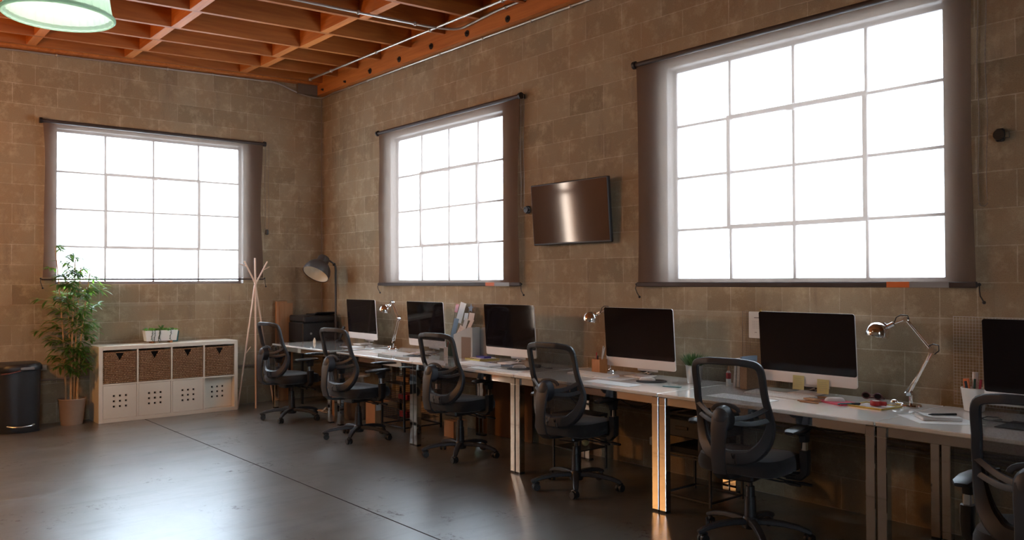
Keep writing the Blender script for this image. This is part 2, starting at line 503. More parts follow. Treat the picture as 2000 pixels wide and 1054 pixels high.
# ------------------------------------------------------------------ mesh helpers
class MB:
    def __init__(s, T=None):
        s.v, s.f = [], []
        s.T = T

    def add(s, vs, fs):
        o = len(s.v)
        if s.T is not None:
            vs = [s.T @ Vector(v) for v in vs]
        s.v += [tuple(v) for v in vs]
        s.f += [tuple(i + o for i in f) for f in fs]
        return s

    def box(s, c, d, b=0.0, rot=None):
        hx, hy, hz = d[0] / 2, d[1] / 2, d[2] / 2
        b = min(b, hx * .98, hy * .98, hz * .98)
        c = Vector(c)
        if b <= 0:
            vs = [Vector((x * hx, y * hy, z * hz)) for x in (-1, 1) for y in (-1, 1) for z in (-1, 1)]
            fs = [(0, 1, 3, 2), (4, 6, 7, 5), (0, 4, 5, 1), (2, 3, 7, 6), (0, 2, 6, 4), (1, 5, 7, 3)]
        else:
            bmx = bmesh.new()
            vs = []
            for x in (-1, 1):
                for y in (-1, 1):
                    for z in (-1, 1):
                        vs += [Vector((x * (hx - b), y * (hy - b), z * hz)), Vector((x * (hx - b), y * hy, z * (hz - b))), Vector((x * hx, y * (hy - b), z * (hz - b)))]
            bmx.free()
            idx = lambda x, y, z, k: ((x > 0) * 4 + (y > 0) * 2 + (z > 0)) * 3 + k
            fs = []
            for z in (-1, 1):
                fs.append([idx(-1, -1, z, 0), idx(1, -1, z, 0), idx(1, 1, z, 0), idx(-1, 1, z, 0)])
            for y in (-1, 1):
                fs.append([idx(-1, y, -1, 1), idx(1, y, -1, 1), idx(1, y, 1, 1), idx(-1, y, 1, 1)])
            for x in (-1, 1):
                fs.append([idx(x, -1, -1, 2), idx(x, 1, -1, 2), idx(x, 1, 1, 2), idx(x, -1, 1, 2)])
            for x in (-1, 1):
                for y in (-1, 1):
                    fs.append([idx(x, y, -1, 1), idx(x, y, 1, 1), idx(x, y, 1, 2), idx(x, y, -1, 2)])
                    for z in (-1, 1):
                        fs.append([idx(x, y, z, 0), idx(x, y, z, 1), idx(x, y, z, 2)])
                for z in (-1, 1):
                    fs.append([idx(x, -1, z, 0), idx(x, 1, z, 0), idx(x, 1, z, 2), idx(x, -1, z, 2)])
            for y in (-1, 1):
                for z in (-1, 1):
                    fs.append([idx(-1, y, z, 0), idx(1, y, z, 0), idx(1, y, z, 1), idx(-1, y, z, 1)])
        if rot is not None:
            vs = [rot @ v for v in vs]
        return s.add([v + c for v in vs], fs)

    def bb(s, x0, x1, y0, y1, z0, z1, b=0.0):
        return s.box(((x0 + x1) / 2, (y0 + y1) / 2, (z0 + z1) / 2), (abs(x1 - x0), abs(y1 - y0), abs(z1 - z0)), b)

    def tube(s, pts, r, n=10, closed=False, ref=None, flat=None, cap=True):
        pts = [Vector(p) for p in pts]
        N = len(pts)
        rs = r if isinstance(r, (list, tuple)) else [r] * N
        vs, fs = [], []
        prev = None
        for i, p in enumerate(pts):
            if closed:
                t = (pts[(i + 1) % N] - pts[i - 1])
            else:
                t = (pts[min(i + 1, N - 1)] - pts[max(i - 1, 0)])
            t.normalize()
            if ref is not None:
                a = Vector(ref) if not callable(ref) else Vector(ref(i))
            elif prev is not None:
                a = prev
            else:
                a = Vector((0, 0, 1)) if abs(t.z) < 0.9 else Vector((1, 0, 0))
            a = (a - t * a.dot(t))
            if a.length < 1e-6:
                a = t.orthogonal()
            a.normalize()
            prev = a
            b = t.cross(a)
            fl = flat[i] if isinstance(flat, list) else (flat or 1.0)
            for k in range(n):
                an = 2 * PI * k / n
                ca, sa = math.cos(an), math.sin(an)
                if flat is not None:       # superellipse section for flat bars
                    ca = math.copysign(abs(ca) ** 0.6, ca)
                    sa = math.copysign(abs(sa) ** 0.6, sa)
                vs.append(p + a * (rs[i] * fl * ca) + b * (rs[i] * sa))
        M_ = N if closed else N - 1
        for i in range(M_):
            j = (i + 1) % N
            for k in range(n):
                l = (k + 1) % n
                fs.append((i * n + k, i * n + l, j * n + l, j * n + k))
        if cap and not closed:
            fs.append(tuple(range(n - 1, -1, -1)))
            fs.append(tuple((N - 1) * n + k for k in range(n)))
        return s.add(vs, fs)

    def cyl(s, p0, p1, r0, r1=None, n=20):
        return s.tube([p0, p1], [r0, r0 if r1 is None else r1], n)

    def lathe(s, prof, c=(0, 0, 0), n=32, R_=None, wob=None):
        c = Vector(c)
        vs, fs = [], []
        for (r, z) in prof:
            for k in range(n):
                a = 2 * PI * k / n
                rr = r * (1 + (wob(k, z) if wob else 0))
                v = Vector((rr * math.cos(a), rr * math.sin(a), z))
                vs.append((R_ @ v if R_ else v) + c)
        for i in range(len(prof) - 1):
            for k in range(n):
                l = (k + 1) % n
                fs.append((i * n + k, i * n + l, (i + 1) * n + l, (i + 1) * n + k))
        if prof[0][0] > 1e-5:
            fs.append(tuple(range(n - 1, -1, -1)))
        if prof[-1][0] > 1e-5:
            fs.append(tuple((len(prof) - 1) * n + k for k in range(n)))
        return s.add(vs, fs)

    def shell(s, prof_out, t, c=(0, 0, 0), n=32, R_=None, wob=None):
        """open-mouthed turned shell with thickness t"""
        prof = list(prof_out) + [(max(r - t, 1e-4), z) for r, z in reversed(prof_out)]
        c = Vector(c)
        vs, fs = [], []
        for i, (r, z) in enumerate(prof):
            for k in range(n):
                a = 2 * PI * k / n
                rr = r * (1 + (wob(k, z) if wob else 0))
                v = Vector((rr * math.cos(a), rr * math.sin(a), z))
                vs.append((R_ @ v if R_ else v) + c)
        L = len(prof)
        for i in range(L):
            for k in range(n):
                l = (k + 1) % n
                j = (i + 1) % L
                fs.append((i * n + k, i * n + l, j * n + l, j * n + k))
        return s.add(vs, fs)

    def prism(s, poly, a, b, axis='y'):
        """extrude polygon (2d) between a and b along an axis"""
        def P(u, v, w):
            return {'x': (w, u, v), 'y': (u, w, v), 'z': (u, v, w)}[axis]
        n = len(poly)
        vs = [P(u, v, a) for u, v in poly] + [P(u, v, b) for u, v in poly]
        fs = [tuple(range(n)), tuple(range(2 * n - 1, n - 1, -1))] + [(i, (i + 1) % n, n + (i + 1) % n, n + i) for i in range(n)]
        return s.add(vs, fs)

    def grid(s, fn, nu, nv, t=0.0):
        """surface fn(u,v) for u,v in 0..1, with thickness t along the normal"""
        P = [[Vector(fn(i / nu, j / nv)) for j in range(nv + 1)] for i in range(nu + 1)]
        vs = [P[i][j] for i in range(nu + 1) for j in range(nv + 1)]
        id_ = lambda i, j: i * (nv + 1) + j
        fs = [(id_(i, j), id_(i + 1, j), id_(i + 1, j + 1), id_(i, j + 1)) for i in range(nu) for j in range(nv)]
        if t:
            N = len(vs)
            vs2 = []
            for i in range(nu + 1):
                for j in range(nv + 1):
                    du = P[min(i + 1, nu)][j] - P[max(i - 1, 0)][j]
                    dv = P[i][min(j + 1, nv)] - P[i][max(j - 1, 0)]
                    nn = du.cross(dv)
                    if nn.length > 0:
                        nn.normalize()
                    vs2.append(P[i][j] + nn * t)
            fs += [tuple(N + k for k in reversed(f)) for f in list(fs)]
            for i in range(nu):
                fs.append((id_(i, 0), N + id_(i, 0), N + id_(i + 1, 0), id_(i + 1, 0)))
                fs.append((id_(i, nv), id_(i + 1, nv), N + id_(i + 1, nv), N + id_(i, nv)))
            for j in range(nv):
                fs.append((id_(0, j), id_(0, j + 1), N + id_(0, j + 1), N + id_(0, j)))
                fs.append((id_(nu, j), N + id_(nu, j), N + id_(nu, j + 1), id_(nu, j + 1)))
            vs += vs2
        return s.add(vs, fs)

    def ball(s, c, r, n=16, sc=(1, 1, 1)):
        m = max(6, n // 2)
        prof = [(max(1e-4, math.sin(PI * i / m)), -math.cos(PI * i / m)) for i in range(m + 1)]
        c = Vector(c)
        vs, fs = [], []
        for (q, z) in prof:
            for k in range(n):
                a = 2 * PI * k / n
                vs.append(c + Vector((q * math.cos(a) * r * sc[0], q * math.sin(a) * r * sc[1], z * r * sc[2])))
        for i in range(m):
            for k in range(n):
                l = (k + 1) % n
                fs.append((i * n + k, i * n + l, (i + 1) * n + l, (i + 1) * n + k))
        return s.add(vs, fs)

    def build(s, name, mat, parent=None, smooth=35, **props):
        me = bpy.data.meshes.new(name)
        me.from_pydata(s.v, [], s.f)
        me.validate()
        bm = bmesh.new()
        bm.from_mesh(me)
        bmesh.ops.remove_doubles(bm, verts=bm.verts, dist=1e-5)
        bmesh.ops.recalc_face_normals(bm, faces=bm.faces)
        bm.to_mesh(me)
        bm.free()
        if smooth:
            for p in me.polygons:
                p.use_smooth = True
            me.set_sharp_from_angle(angle=R(smooth))
        me.materials.append(M[mat] if isinstance(mat, str) else mat)
        o = bpy.data.objects.new(name, me)
        COL.objects.link(o)
        if parent is not None:
            o.parent = parent
        for k, v in props.items():
            o[k] = v
        return o


def thing(name, label, cat, loc=(0, 0, 0), rz=0.0, group=None):
    o = bpy.data.objects.new(name, None)
    o.empty_display_size = 0.1
    COL.objects.link(o)
    o.location = loc
    o.rotation_euler = (0, 0, rz)
    o['label'] = label
    o['category'] = cat
    if group:
        o['group'] = group
    return o


def tag(o, label, cat, group=None):
    o['label'] = label
    o['category'] = cat
    if group:
        o['group'] = group
    return o


def dup(root, loc, rz, label=None, group=None):
    r = root.copy()
    COL.objects.link(r)
    r.location = loc
    r.rotation_euler = (0, 0, rz)
    if label:
        r['label'] = label
    if group:
        r['group'] = group
    for ch in list(root.children):
        c = ch.copy()
        COL.objects.link(c)
        c.parent = r
        for g in list(ch.children):
            d = g.copy()
            COL.objects.link(d)
            d.parent = c
    return r


def struct(o):
    o['kind'] = 'structure'
    return o


# ------------------------------------------------------------------ room shell
XE, YB = 13.4, -9.6
TH = 0.20


def wall_with_holes(u0, u1, z0, z1, holes, place):
    """tiles a rectangle leaving holes; place(mb, ua, ub, za, zb) adds a solid piece"""
    mb = MB()
    us = sorted({u0, u1} | {h[0] for h in holes} | {h[1] for h in holes})
    for a, b in zip(us[:-1], us[1:]):
        hs = sorted([h for h in holes if h[0] <= a + 1e-6 and h[1] >= b - 1e-6], key=lambda h: h[2])
        z = z0
        for h in hs:
            if h[2] > z:
                place(mb, a, b, z, h[2])
            z = h[3]
        if z < z1:
            place(mb, a, b, z, z1)
    return mb


ZR = 4.22
hB = [(c - h, c + h, Z0, Z1) for c, h in WB]
struct(wall_with_holes(-TH, XE + TH, -0.2, ZR, hB, lambda m, a, b, c, d: m.bb(a, b, 0, TH, c, d)).build('wall_right', 'wallB', smooth=0))
hA = [(c - h, c + h, Z0, Z1) for c, h in WA] + [(DOOR[0], DOOR[1], DOOR[2], DOOR[3])]
struct(wall_with_holes(YB - TH, 0, -0.2, ZR, hA, lambda m, a, b, c, d: m.bb(-TH, 0, a, b, c, d)).build('wall_left', 'wallA', smooth=0))
hE = [(c - h, c + h, Z0, Z1) for c, h in WS]
struct(wall_with_holes(YB - TH, 0, -0.2, ZR, hE, lambda m, a, b, c, d: m.bb(XE, XE + TH, a, b, c, d)).build('wall_east', 'plainwall', smooth=0))
hK = [(c - h, c + h, Z0, Z1) for c, h in WK]
struct(wall_with_holes(0, XE, -0.2, ZR, hK, lambda m, a, b, c, d: m.bb(a, b, YB - TH, YB, c, d)).build('wall_back', 'plainwall', smooth=0))
fl = struct(MB().bb(0, XE, YB, 0, -0.12, 0).build('floor', 'floor', smooth=0))
# sawn control joint running across the floor
jn = MB()
jn.bb(0.0, XE, -2.248, -2.240, -0.001, 0.0012)
struct(jn.build('floor_joint', pmat('joint_filler', (0.022, 0.016, 0.012, 1), 0.95, noise=0.3, nscale=9)))
rx = lambda y: 3.885 + 0.0333 * y           # underside of the joists
JD = 0.286
ck = MB()
ck.add([(-TH, TH, rx(TH) + JD), (XE + TH, TH, rx(TH) + JD), (XE + TH, YB - TH, rx(YB - TH) + JD), (-TH, YB - TH, rx(YB - TH) + JD),
        (-TH, TH, rx(TH) + JD + .1), (XE + TH, TH, rx(TH) + JD + .1), (XE + TH, YB - TH, rx(YB - TH) + JD + .1), (-TH, YB - TH, rx(YB - TH) + JD + .1)],
       [(0, 1, 2, 3), (7, 6, 5, 4), (0, 4, 5, 1), (1, 5, 6, 2), (2, 6, 7, 3), (3, 7, 4, 0)])
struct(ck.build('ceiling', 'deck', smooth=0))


def sloped(x0, x1, y0, y1, zo, d, mat, name):
    mb = MB()
    vs = []
    for z in (0, d):
        for (x, y) in ((x0, y0), (x1, y0), (x1, y1), (x0, y1)):
            vs.append((x, y, rx(y) + zo + z))
    mb.add(vs, [(0, 3, 2, 1), (4, 5, 6, 7), (0, 1, 5, 4), (1, 2, 6, 5), (2, 3, 7, 6), (3, 0, 4, 7)])
    return struct(mb.build(name, mat, smooth=0))


jx = [0.14, 0.53, 1.02, 1.52, 2.13] + [2.74 + 0.61 * k for k in range(18)]
JW = 0.045
for x in jx:
    if x < XE:
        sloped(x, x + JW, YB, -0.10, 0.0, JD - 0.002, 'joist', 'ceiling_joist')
for k in range(len(jx) - 1):
    a, b = jx[k] + JW, jx[k + 1]
    if b > XE:
        break
    ys = (-0.98 if k % 2 else -1.06, -2.27 if k % 2 else -2.31, -3.22, -4.6, -5.9, -7.2)
    for y in ys:
        sloped(a, b, y - 0.085, y, 0.0, JD - 0.03, 'block', 'joist_blocking')
sloped(0.0, 0.14, -2.3, -2.26, 0.0, JD - 0.03, 'block', 'joist_blocking')
# ledger bolted to the desk wall, plate on the other wall
led = struct(MB().bb(0.0, XE, -0.10, -0.001, 3.748, 4.165).build('ledger_beam', 'block', smooth=0))
BOLTS = [(0.197, 3.79), (0.759, 3.784), (1.33, 3.799), (1.94, 3.804), (2.544, 3.812), (3.149, 3.803), (3.76, 3.794)]
for i in range(20):
    x, bz = BOLTS[i] if i < len(BOLTS) else (BOLTS[-1][0] + 0.61 * (i - len(BOLTS) + 1), 3.84)
    b = MB()
    b.cyl((x, -0.106, bz), (x, -0.098, bz), 0.016 if i < 2 else 0.031, n=20)
    b.cyl((x, -0.125, bz), (x, -0.10, bz), 0.012, n=6)
    b.build('bolt', 'bolt', led)
pl = MB()
vs = []
for z in (-0.015, 0.27):
    for (x, y) in ((0.001, YB), (0.10, YB), (0.10, -0.101), (0.001, -0.101)):
        vs.append((x, y, rx(y) + z))
pl.add(vs, [(0, 3, 2, 1), (4, 5, 6, 7), (0, 1, 5, 4), (1, 2, 6, 5), (2, 3, 7, 6), (3, 0, 4, 7)])
struct(pl.build('wall_plate', 'block', smooth=0))
struct(MB().bb(0.002, 0.05, -0.36, -0.101, 3.74, 3.868).build('packer_board', pmat('grey_board', (0.16, 0.12, 0.09, 1), 0.8), smooth=0))


# ------------------------------------------------------------------ steel windows
def window(n, T, W, glassmat='winglass'):
    """T maps local (u along wall, d depth outwards, z) to world; u from 0..W"""
    fr = MB(T)
    d0, d1 = 0.085, 0.115
    H0, H1 = Z0, Z1
    e = 0.03
    fr.bb(0, e, d0, d1, H0, H1); fr.bb(W - e, W, d0, d1, H0, H1)
    fr.bb(e, W - e, d0, d1, H0, H0 + e); fr.bb(e, W - e, d0, d1, H1 - e, H1)
    cols = [W * 0.25, W * 0.5, W * 0.75]
    rows = [H0 + (H1 - H0) * k for k in (0.245, 0.487, 0.728)]
    for c in cols:
        fr.bb(c - 0.009, c + 0.009, d0 + .002, d1 - .002, H0 + e, H1 - e)
    last = e
    for r_ in rows:
        seg = [e] + [c for c in cols] + [W - e]
        for a, b in zip(seg[:-1], seg[1:]):
            fr.bb(a + 0.009 if a > e else a, b - 0.009 if b < W - e else b, d0 + .004, d1 - .004, r_ - 0.009, r_ + 0.009)
    o = fr.build('window_%d' % n, 'steelframe', smooth=0)
    struct(o)
    cs_ = MB(T)
    for a_, b_, c_, d_ in ((0, .004, H0, H1), (W - .004, W, H0, H1), (.004, W - .004, H0, H0 + .004), (.004, W - .004, H1 - .004, H1)):
        cs_.bb(a_, b_, 0.001, d0, c_, d_)
    cs_.build('added_dark_reveal', 'reveal_dark', o, smooth=0)  # thin dark sheets added over the reveals to cut their glow
    sash = MB(T)
    a, b = cols[0], cols[2]
    z0, z1 = rows[0], rows[2]
    w = 0.015
    sash.bb(a - w, a + w, d0 - 0.02, d0 + 0.001, z0 - w, z1 + w)
    sash.bb(b - w, b + w, d0 - 0.02, d0 + 0.001, z0 - w, z1 + w)
    sash.bb(a + w, b - w, d0 - 0.02, d0 + 0.001, z0 - w, z0 + w)
    sash.bb(a + w, b - w, d0 - 0.02, d0 + 0.001, z1 - w, z1 + w)
    sash.bb((a + b) / 2 - .03, (a + b) / 2 + .03, d0 - 0.045, d0 - 0.018, z1 - .03, z1 + .012, 0.005)
    sash.build('opening_sash', 'steelframe', o, smooth=0)
    g = MB(T)
    g.bb(e, W - e, 0.098, 0.102, H0 + e, H1 - e)
    g.build('window_pane', glassmat, o, smooth=0)
    return o


TB = lambda u0: Matrix(((1, 0, 0, u0), (0, 1, 0, 0), (0, 0, 1, 0), (0, 0, 0, 1)))
TA = lambda v0: Matrix(((0, -1, 0, 0), (1, 0, 0, v0), (0, 0, 1, 0), (0, 0, 0, 1)))   # u -> +y, depth -> -x
TE = lambda v0: Matrix(((0, 1, 0, XE), (-1, 0, 0, v0), (0, 0, 1, 0), (0, 0, 0, 1)))  # u -> -y, depth -> +x
TK = lambda u0: Matrix(((-1, 0, 0, u0), (0, -1, 0, YB), (0, 0, 1, 0), (0, 0, 0, 1)))  # u -> -x, depth -> -y
window(1, TA(WA[0][0] - WA[0][1]), 2 * WA[0][1])
window(2, TB(WB[0][0] - WB[0][1]), 2 * WB[0][1])
window(3, TB(WB[1][0] - WB[1][1]), 2 * WB[1][1])
for i, (c, h) in enumerate(WS):
    window(4 + i, TE(c + h), 2 * h)  # unseen window added for fill light
for i, (c, h) in enumerate(WK):
    window(6 + i, TK(c + h), 2 * h)
# glazed door on the left wall beyond the picture's edge
dr = MB(TA(DOOR[0]))
W = DOOR[1] - DOOR[0]
dr.bb(0, .06, .05, .13, 0, 3.2); dr.bb(W - .06, W, .05, .13, 0, 3.2); dr.bb(.06, W - .06, .05, .13, 3.12, 3.2); dr.bb(.06, W - .06, .05, .13, 0, .12)
dr.bb(.06, W - .06, .05, .13, 2.2, 2.27)
do = struct(dr.build('door_1', 'tan_wood', smooth=0))
MB(TA(DOOR[0])).bb(.06, W - .06, .09, .096, .12, 3.12).build('door_pane', glass_mat('warm_tint_glass', (0.86, 0.74, 0.64, 1), 0.1, 0.05), do, smooth=0)  # pane tinted amber to warm the daylight it lets in
# wooden sliding door further along that wall, lit by an added lamp
sd = thing('sliding_door', 'tall orange wooden sliding door hanging on the block wall', 'door', (0.06, -7.4, 0))
MB().bb(-0.03, 0.03, -1.1, 1.1, 0.03, 3.0, 0.004).build('door_leaf', 'tan_wood', sd)
MB().bb(-0.045, 0.045, -1.5, 1.5, 3.0, 3.08).build('track', 'bolt', sd)


# ------------------------------------------------------------------ roller blinds
def blind(T, W, label, zt, zb, seed, chain_len, accent=True, chain=True, bh=0.034):
    """local: u 0..W, d negative = into the room"""
    rnd = random.Random(seed)
    o = thing('roller_blind', label, 'blind', T.translation)
    T0 = T.copy()
    T0.translation = Vector((0, 0, 0))
    D = -0.052
    ph = [rnd.uniform(0, 6) for _ in range(4)]

    def surf(u, v):
        z = zt - 0.02 + (zb + 0.02 - (zt - 0.02)) * v
        bow = math.sin(PI * min(1, v * 1.02))
        edge = (2 * u - 1)
        uu = W * u - edge * 0.018 * bow * (1 + 0.4 * math.sin(3 * v + ph[0])) - 0.004 * math.sin(9 * v + ph[1]) * (abs(edge) > .98)
        dd = D - 0.012 * (abs(edge) ** 6) * math.sin(5 * v + ph[2]) * bow + 0.003 * math.sin(4 * u + ph[3])
        return (uu, dd, z)
    MB(T0).grid(surf, 40, 30).build('fabric', 'blind', o)
    m = MB(T0)
    m.cyl((-0.012, D, zt), (W + 0.012, D, zt), 0.019, n=18)
    m.build('roller_tube', 'blindbar', o)
    for e in (-0.02, W + 0.02):
        k = MB(T0)
        k.cyl((e - .012, D, zt), (e + .012, D, zt), 0.030, n=20)
        k.bb(e - .004, e + .004, D, -0.001, zt - .02, zt + .02)
        k.build('end_bracket', 'black', o)
    k = MB(T0)
    k.bb(-0.01, W + 0.01, D - 0.010, D + 0.012, zb - 0.006, zb - 0.006 + bh, 0.005)
    k.build('bottom_bar', 'blindbar', o)
    if accent:
        c = MB(T0)
        c.bb(W * .80, W * .855, D - 0.0125, D - .009, zb - 0.005, zb + 0.028)
        c.build('orange_strip', 'orange', o)
        c = MB(T0)
        c.bb(W * .855, W * .945, D - 0.0125, D - .009, zb - 0.005, zb + 0.028)
        c.build('clear_strip', 'greyplastic', o)
    for e, sg in ((-0.015, -1), (W + 0.02, 1)):
        c = MB(T0)
        pts = [(e, D, zb + 0.012), (e + .004 * sg, D - .008, zb - .02), (e + .006, D - .004, zb - .05), (e + .02 * (1 if sg > 0 else 1), D + .01, zb - .085)]
        c.tube(pts, 0.0035, 6)
        c.ball(pts[-1], 0.010, 10)
        c.ball(pts[0], 0.010, 10)
        c.build('hold_down_cord', 'black', o)
    if chain:
        c = MB(T0)
        x0 = W + 0.026
        for s_ in (0, 0.042):
            n = int((chain_len) / 0.012)
            pts = [(x0 + s_ + (0.004 * math.sin(i * .12)), D - 0.005, zt - i * 0.012) for i in range(n)]
            c.tube(pts, [0.0032 if i % 2 else 0.0018 for i in range(n)], 5)
        pts = [(x0 + 0.021 - 0.021 * math.cos(a), D - .005, zt - chain_len + 0.006 - 0.02 * math.sin(a)) for a in [PI * k / 8 for k in range(9)]]
        c.tube(pts, 0.003, 5)
        c.build('bead_chain', 'darkwire', o)
    return o


b1 = blind(TA(-3.13), 2.32, 'dark screen roller blind over the window above the white shelf unit', 3.065, 1.456, 3, 1.0, accent=False, bh=0.018)
b2 = blind(TB(1.435), 2.42, 'dark screen roller blind over the window between corner and wall television', 3.085, 1.385, 5, 1.0)
b3 = blind(TB(5.25), 2.42, 'dark screen roller blind over the large window right of the television', 3.085, 1.385, 9, 1.25)
for (x, y, z, rot, lab) in ((3.925, -0.012, 2.06, 0, 'small black chain tensioner on wall left of the television'),
                            (7.79, -0.012, 2.20, 0, 'small black chain tensioner on wall right of the large blind'),):
    o = thing('chain_tensioner', lab, 'chain holder', (x, y, z))
    k = MB()
    k.bb(-.022, .022, -.02, .011, -.035, .035, .008)
    k.cyl((0, -.03, 0), (0, -.01, 0), .028, n=18)
    k.build('tensioner_body', 'black', o)
    MB().tube([(0.028, -.02, .015), (0.05, -.024, .01), (0.052, -.024, -.02), (.03, -.02, -.02)], .003, 6).build('eyelet', 'black', o)
o = thing('chain_tensioner', 'small black chain tensioner on wall right of the window above the shelf', 'chain holder', (0.012, -0.745, 2.02), R(90))
MB().bb(-.018, .018, -.02, .011, -.03, .03, .008).build('tensioner_body', 'black', o)


# ------------------------------------------------------------------ conduits
def conduit(name, pts, r, mat, label, clips=()):
    o = thing(name, label, 'conduit', pts[0])
    p0 = Vector(pts[0])
    # smooth corners
    P = [Vector(p) - p0 for p in pts]
    Q = [P[0]]
    for i in range(1, len(P) - 1):
        a = (P[i - 1] - P[i]); b = (P[i + 1] - P[i])
        k = min(0.10, a.length * .45, b.length * .45)
        a.normalize(); b.normalize()
        for t in (0, .25, .5, .75, 1):
            s_ = P[i] + a * k; e_ = P[i] + b * k
            Q.append((1 - t) ** 2 * s_ + 2 * t * (1 - t) * P[i] + t * t * e_)
    Q.append(P[-1])
    MB().tube(Q, r, 10).build('pipe', mat, o)
    for c in clips:
        MB().ball(Vector(c) - p0, r * 1.8, 10).build('pipe_clip', mat, o)
    return o


conduit('wall_conduit', [(0.30, -0.03, 3.735), (XE - .1, -0.03, 3.735)], 0.011, 'conduit', 'thin pale conduit along the foot of the bolted ledger beam',
        [(x, -0.03, 3.735) for x in (0.72, 1.15, 1.9, 2.6, 3.3, 4.0, 4.5)])
conduit('ceiling_conduit', [(0.35, -0.36, 3.845), (4.0, -0.36, 3.845), (XE - .2, -0.36, 3.845)], 0.012, 'conduit', 'long pale conduit running under the joists beside the ledger beam',
        [(x, -0.36, 3.845) for x in (0.38, 0.9, 1.9, 2.9, 4.0)])
conduit('ceiling_conduit', [(3.0, -1.9, 3.80), (3.0, -0.42, 3.84), (3.06, -0.14, 3.85), (3.6, -0.118, 3.90), (XE - .3, -0.118, 3.93)], 0.012, 'conduit', 'pale conduit that bends from between the joists onto the ledger beam',
        [(3.0, -1.2, 3.82), (3.0, -.6, 3.835), (3.75, -0.118, 3.90)])
conduit('wall_conduit', [(0.016, YB + .3, rx(YB) - .02), (0.016, -0.62, rx(-.62) - .03), (0.016, -0.30, 3.73), (0.016, -0.03, 3.715), (0.30, -0.02, 3.74)], 0.010, 'conduit',
        'thin pale conduit below the ceiling on the window wall, dipping at the corner', [(0.016, y, rx(y) - .03) for y in (-3.6, -3.0, -1.9, -1.4, -.7)])
conduit('wall_conduit', [(0.022, -6.5, 0.445), (0.022, -0.03, 0.445)], 0.012, 'conduitp', 'low conduit along the block wall behind shelf unit and plant')
conduit('wall_conduit', [(0.1, -0.022, 0.47), (XE - .3, -0.022, 0.47)], 0.012, 'conduitp', 'upper of the two low conduits behind the desks')
conduit('wall_conduit', [(0.1, -0.022, 0.435), (XE - .3, -0.022, 0.435)], 0.010, 'conduitp', 'lower of the two low conduits behind the desks')
conduit('wall_conduit', [(0.03, -0.035, 3.70), (0.03, -0.035, 0.06)], 0.007, 'conduitp', 'thin vertical conduit down the corner of the room')
j = tag(MB().bb(0.001, 0.03, -3.15, -3.08, 0.54, 0.60, .004).build('outlet_box', 'conduit'), 'small metal outlet box on the wall between bin and potted bamboo', 'outlet box')

# ------------------------------------------------------------------ pendant lamps
def pendant(loc, label, group):
    o = thing('pendant_lamp', label, 'lamp', loc)
    N = 72
    rib = lambda k, z: 0.012 * (1 if k % 2 else -1)
    prof = [(0.222, 0.0), (0.226, 0.006), (0.222, 0.014), (0.213, 0.02), (0.206, 0.06), (0.199, 0.11), (0.186, 0.17), (0.16, 0.225), (0.12, 0.265), (0.075, 0.29)]
    MB().shell(prof, 0.006, n=N, wob=rib).build('glass_shade', 'ribglass', o)
    m = MB()
    m.shell([(0.221, -0.004), (0.2285, 0.002), (0.2285, 0.010), (0.221, 0.015)], 0.006, n=64)
    m.build('shade_rim', 'ribglass', o)
    m = MB()
    m.lathe([(0.0, 0.27), (0.078, 0.275), (0.078, 0.30), (0.055, 0.33), (0.05, 0.42), (0.03, 0.45), (0.012, 0.47), (0.0, 0.475)], n=32)
    m.build('lamp_socket', 'zinc', o)
    MB().ball((0, 0, 0.19), 0.042, 18, (1, 1, 1.3)).build('bulb', 'bulb', o)
    top = rx(loc[1]) - loc[2]
    MB().cyl((0, 0, 0.46), (0, 0, top), 0.006, n=8).build('hanging_rod', 'bolt', o)
    l = bpy.data.lights.new('bulb_light', 'POINT')
    l.energy = 3
    l.color = (0.95, 1.0, 0.92)
    l.shadow_soft_size = 0.05
    lo = bpy.data.objects.new('bulb_light', l)
    COL.objects.link(lo)
    lo.location = (0, 0, 0.11)
    lo.parent = o
    return o


pendant((5.43, -4.075, 2.60), 'ribbed pale green glass pendant lamp under the orange joists', None)
# unseen warm lamp added over the sliding door for the orange glow in the chrome
wl = thing('added_wall_lamp', 'added warm globe lamp on the wall above the wooden sliding door', 'lamp', (0.55, -7.6, 3.2))
MB().ball((0, 0, 0), 0.10, 24).build('glass_globe', pmat('lit_globe', (1, .9, .8, 1), .4, emit=(1.0, .6, .3, 1), es=12), wl)
MB().bb(-0.549, -0.02, -.012, .012, .10, .124).build('wall_arm', 'lampgrey', wl)
l = bpy.data.lights.new('added_wall_light', 'POINT')
l.shadow_soft_size = 0.12
l.energy = 36
l.color = (1.0, 0.50, 0.20)
lo = bpy.data.objects.new('added_wall_light', l)
COL.objects.link(lo)
lo.parent = wl
lo.location = (0.16, 0.16, -0.16)
# unseen warm globe added beyond the left edge to light the corner wall
wp = thing('added_globe_pendant', 'added warm glass globe hanging beyond the pedal bin', 'lamp', (2.2, -5.3, 2.7))
MB().ball((0, 0, 0), 0.11, 24).build('glass_globe', 'warmglobe', wp)
MB().cyl((0, 0, .10), (0, 0, rx(-5.3) - 2.7), .005, n=8).build('hanging_rod', 'bolt', wp)
l = bpy.data.lights.new('added_globe_light', 'POINT')
l.shadow_soft_size = 0.12
l.energy = 110
l.color = (1.0, 0.45, 0.13)
for dx_, dz_ in ((0.0, -0.24),):
    lo = bpy.data.objects.new('added_globe_light', l)
    COL.objects.link(lo)
    lo.parent = wp
    lo.location = (dx_, 0, dz_)

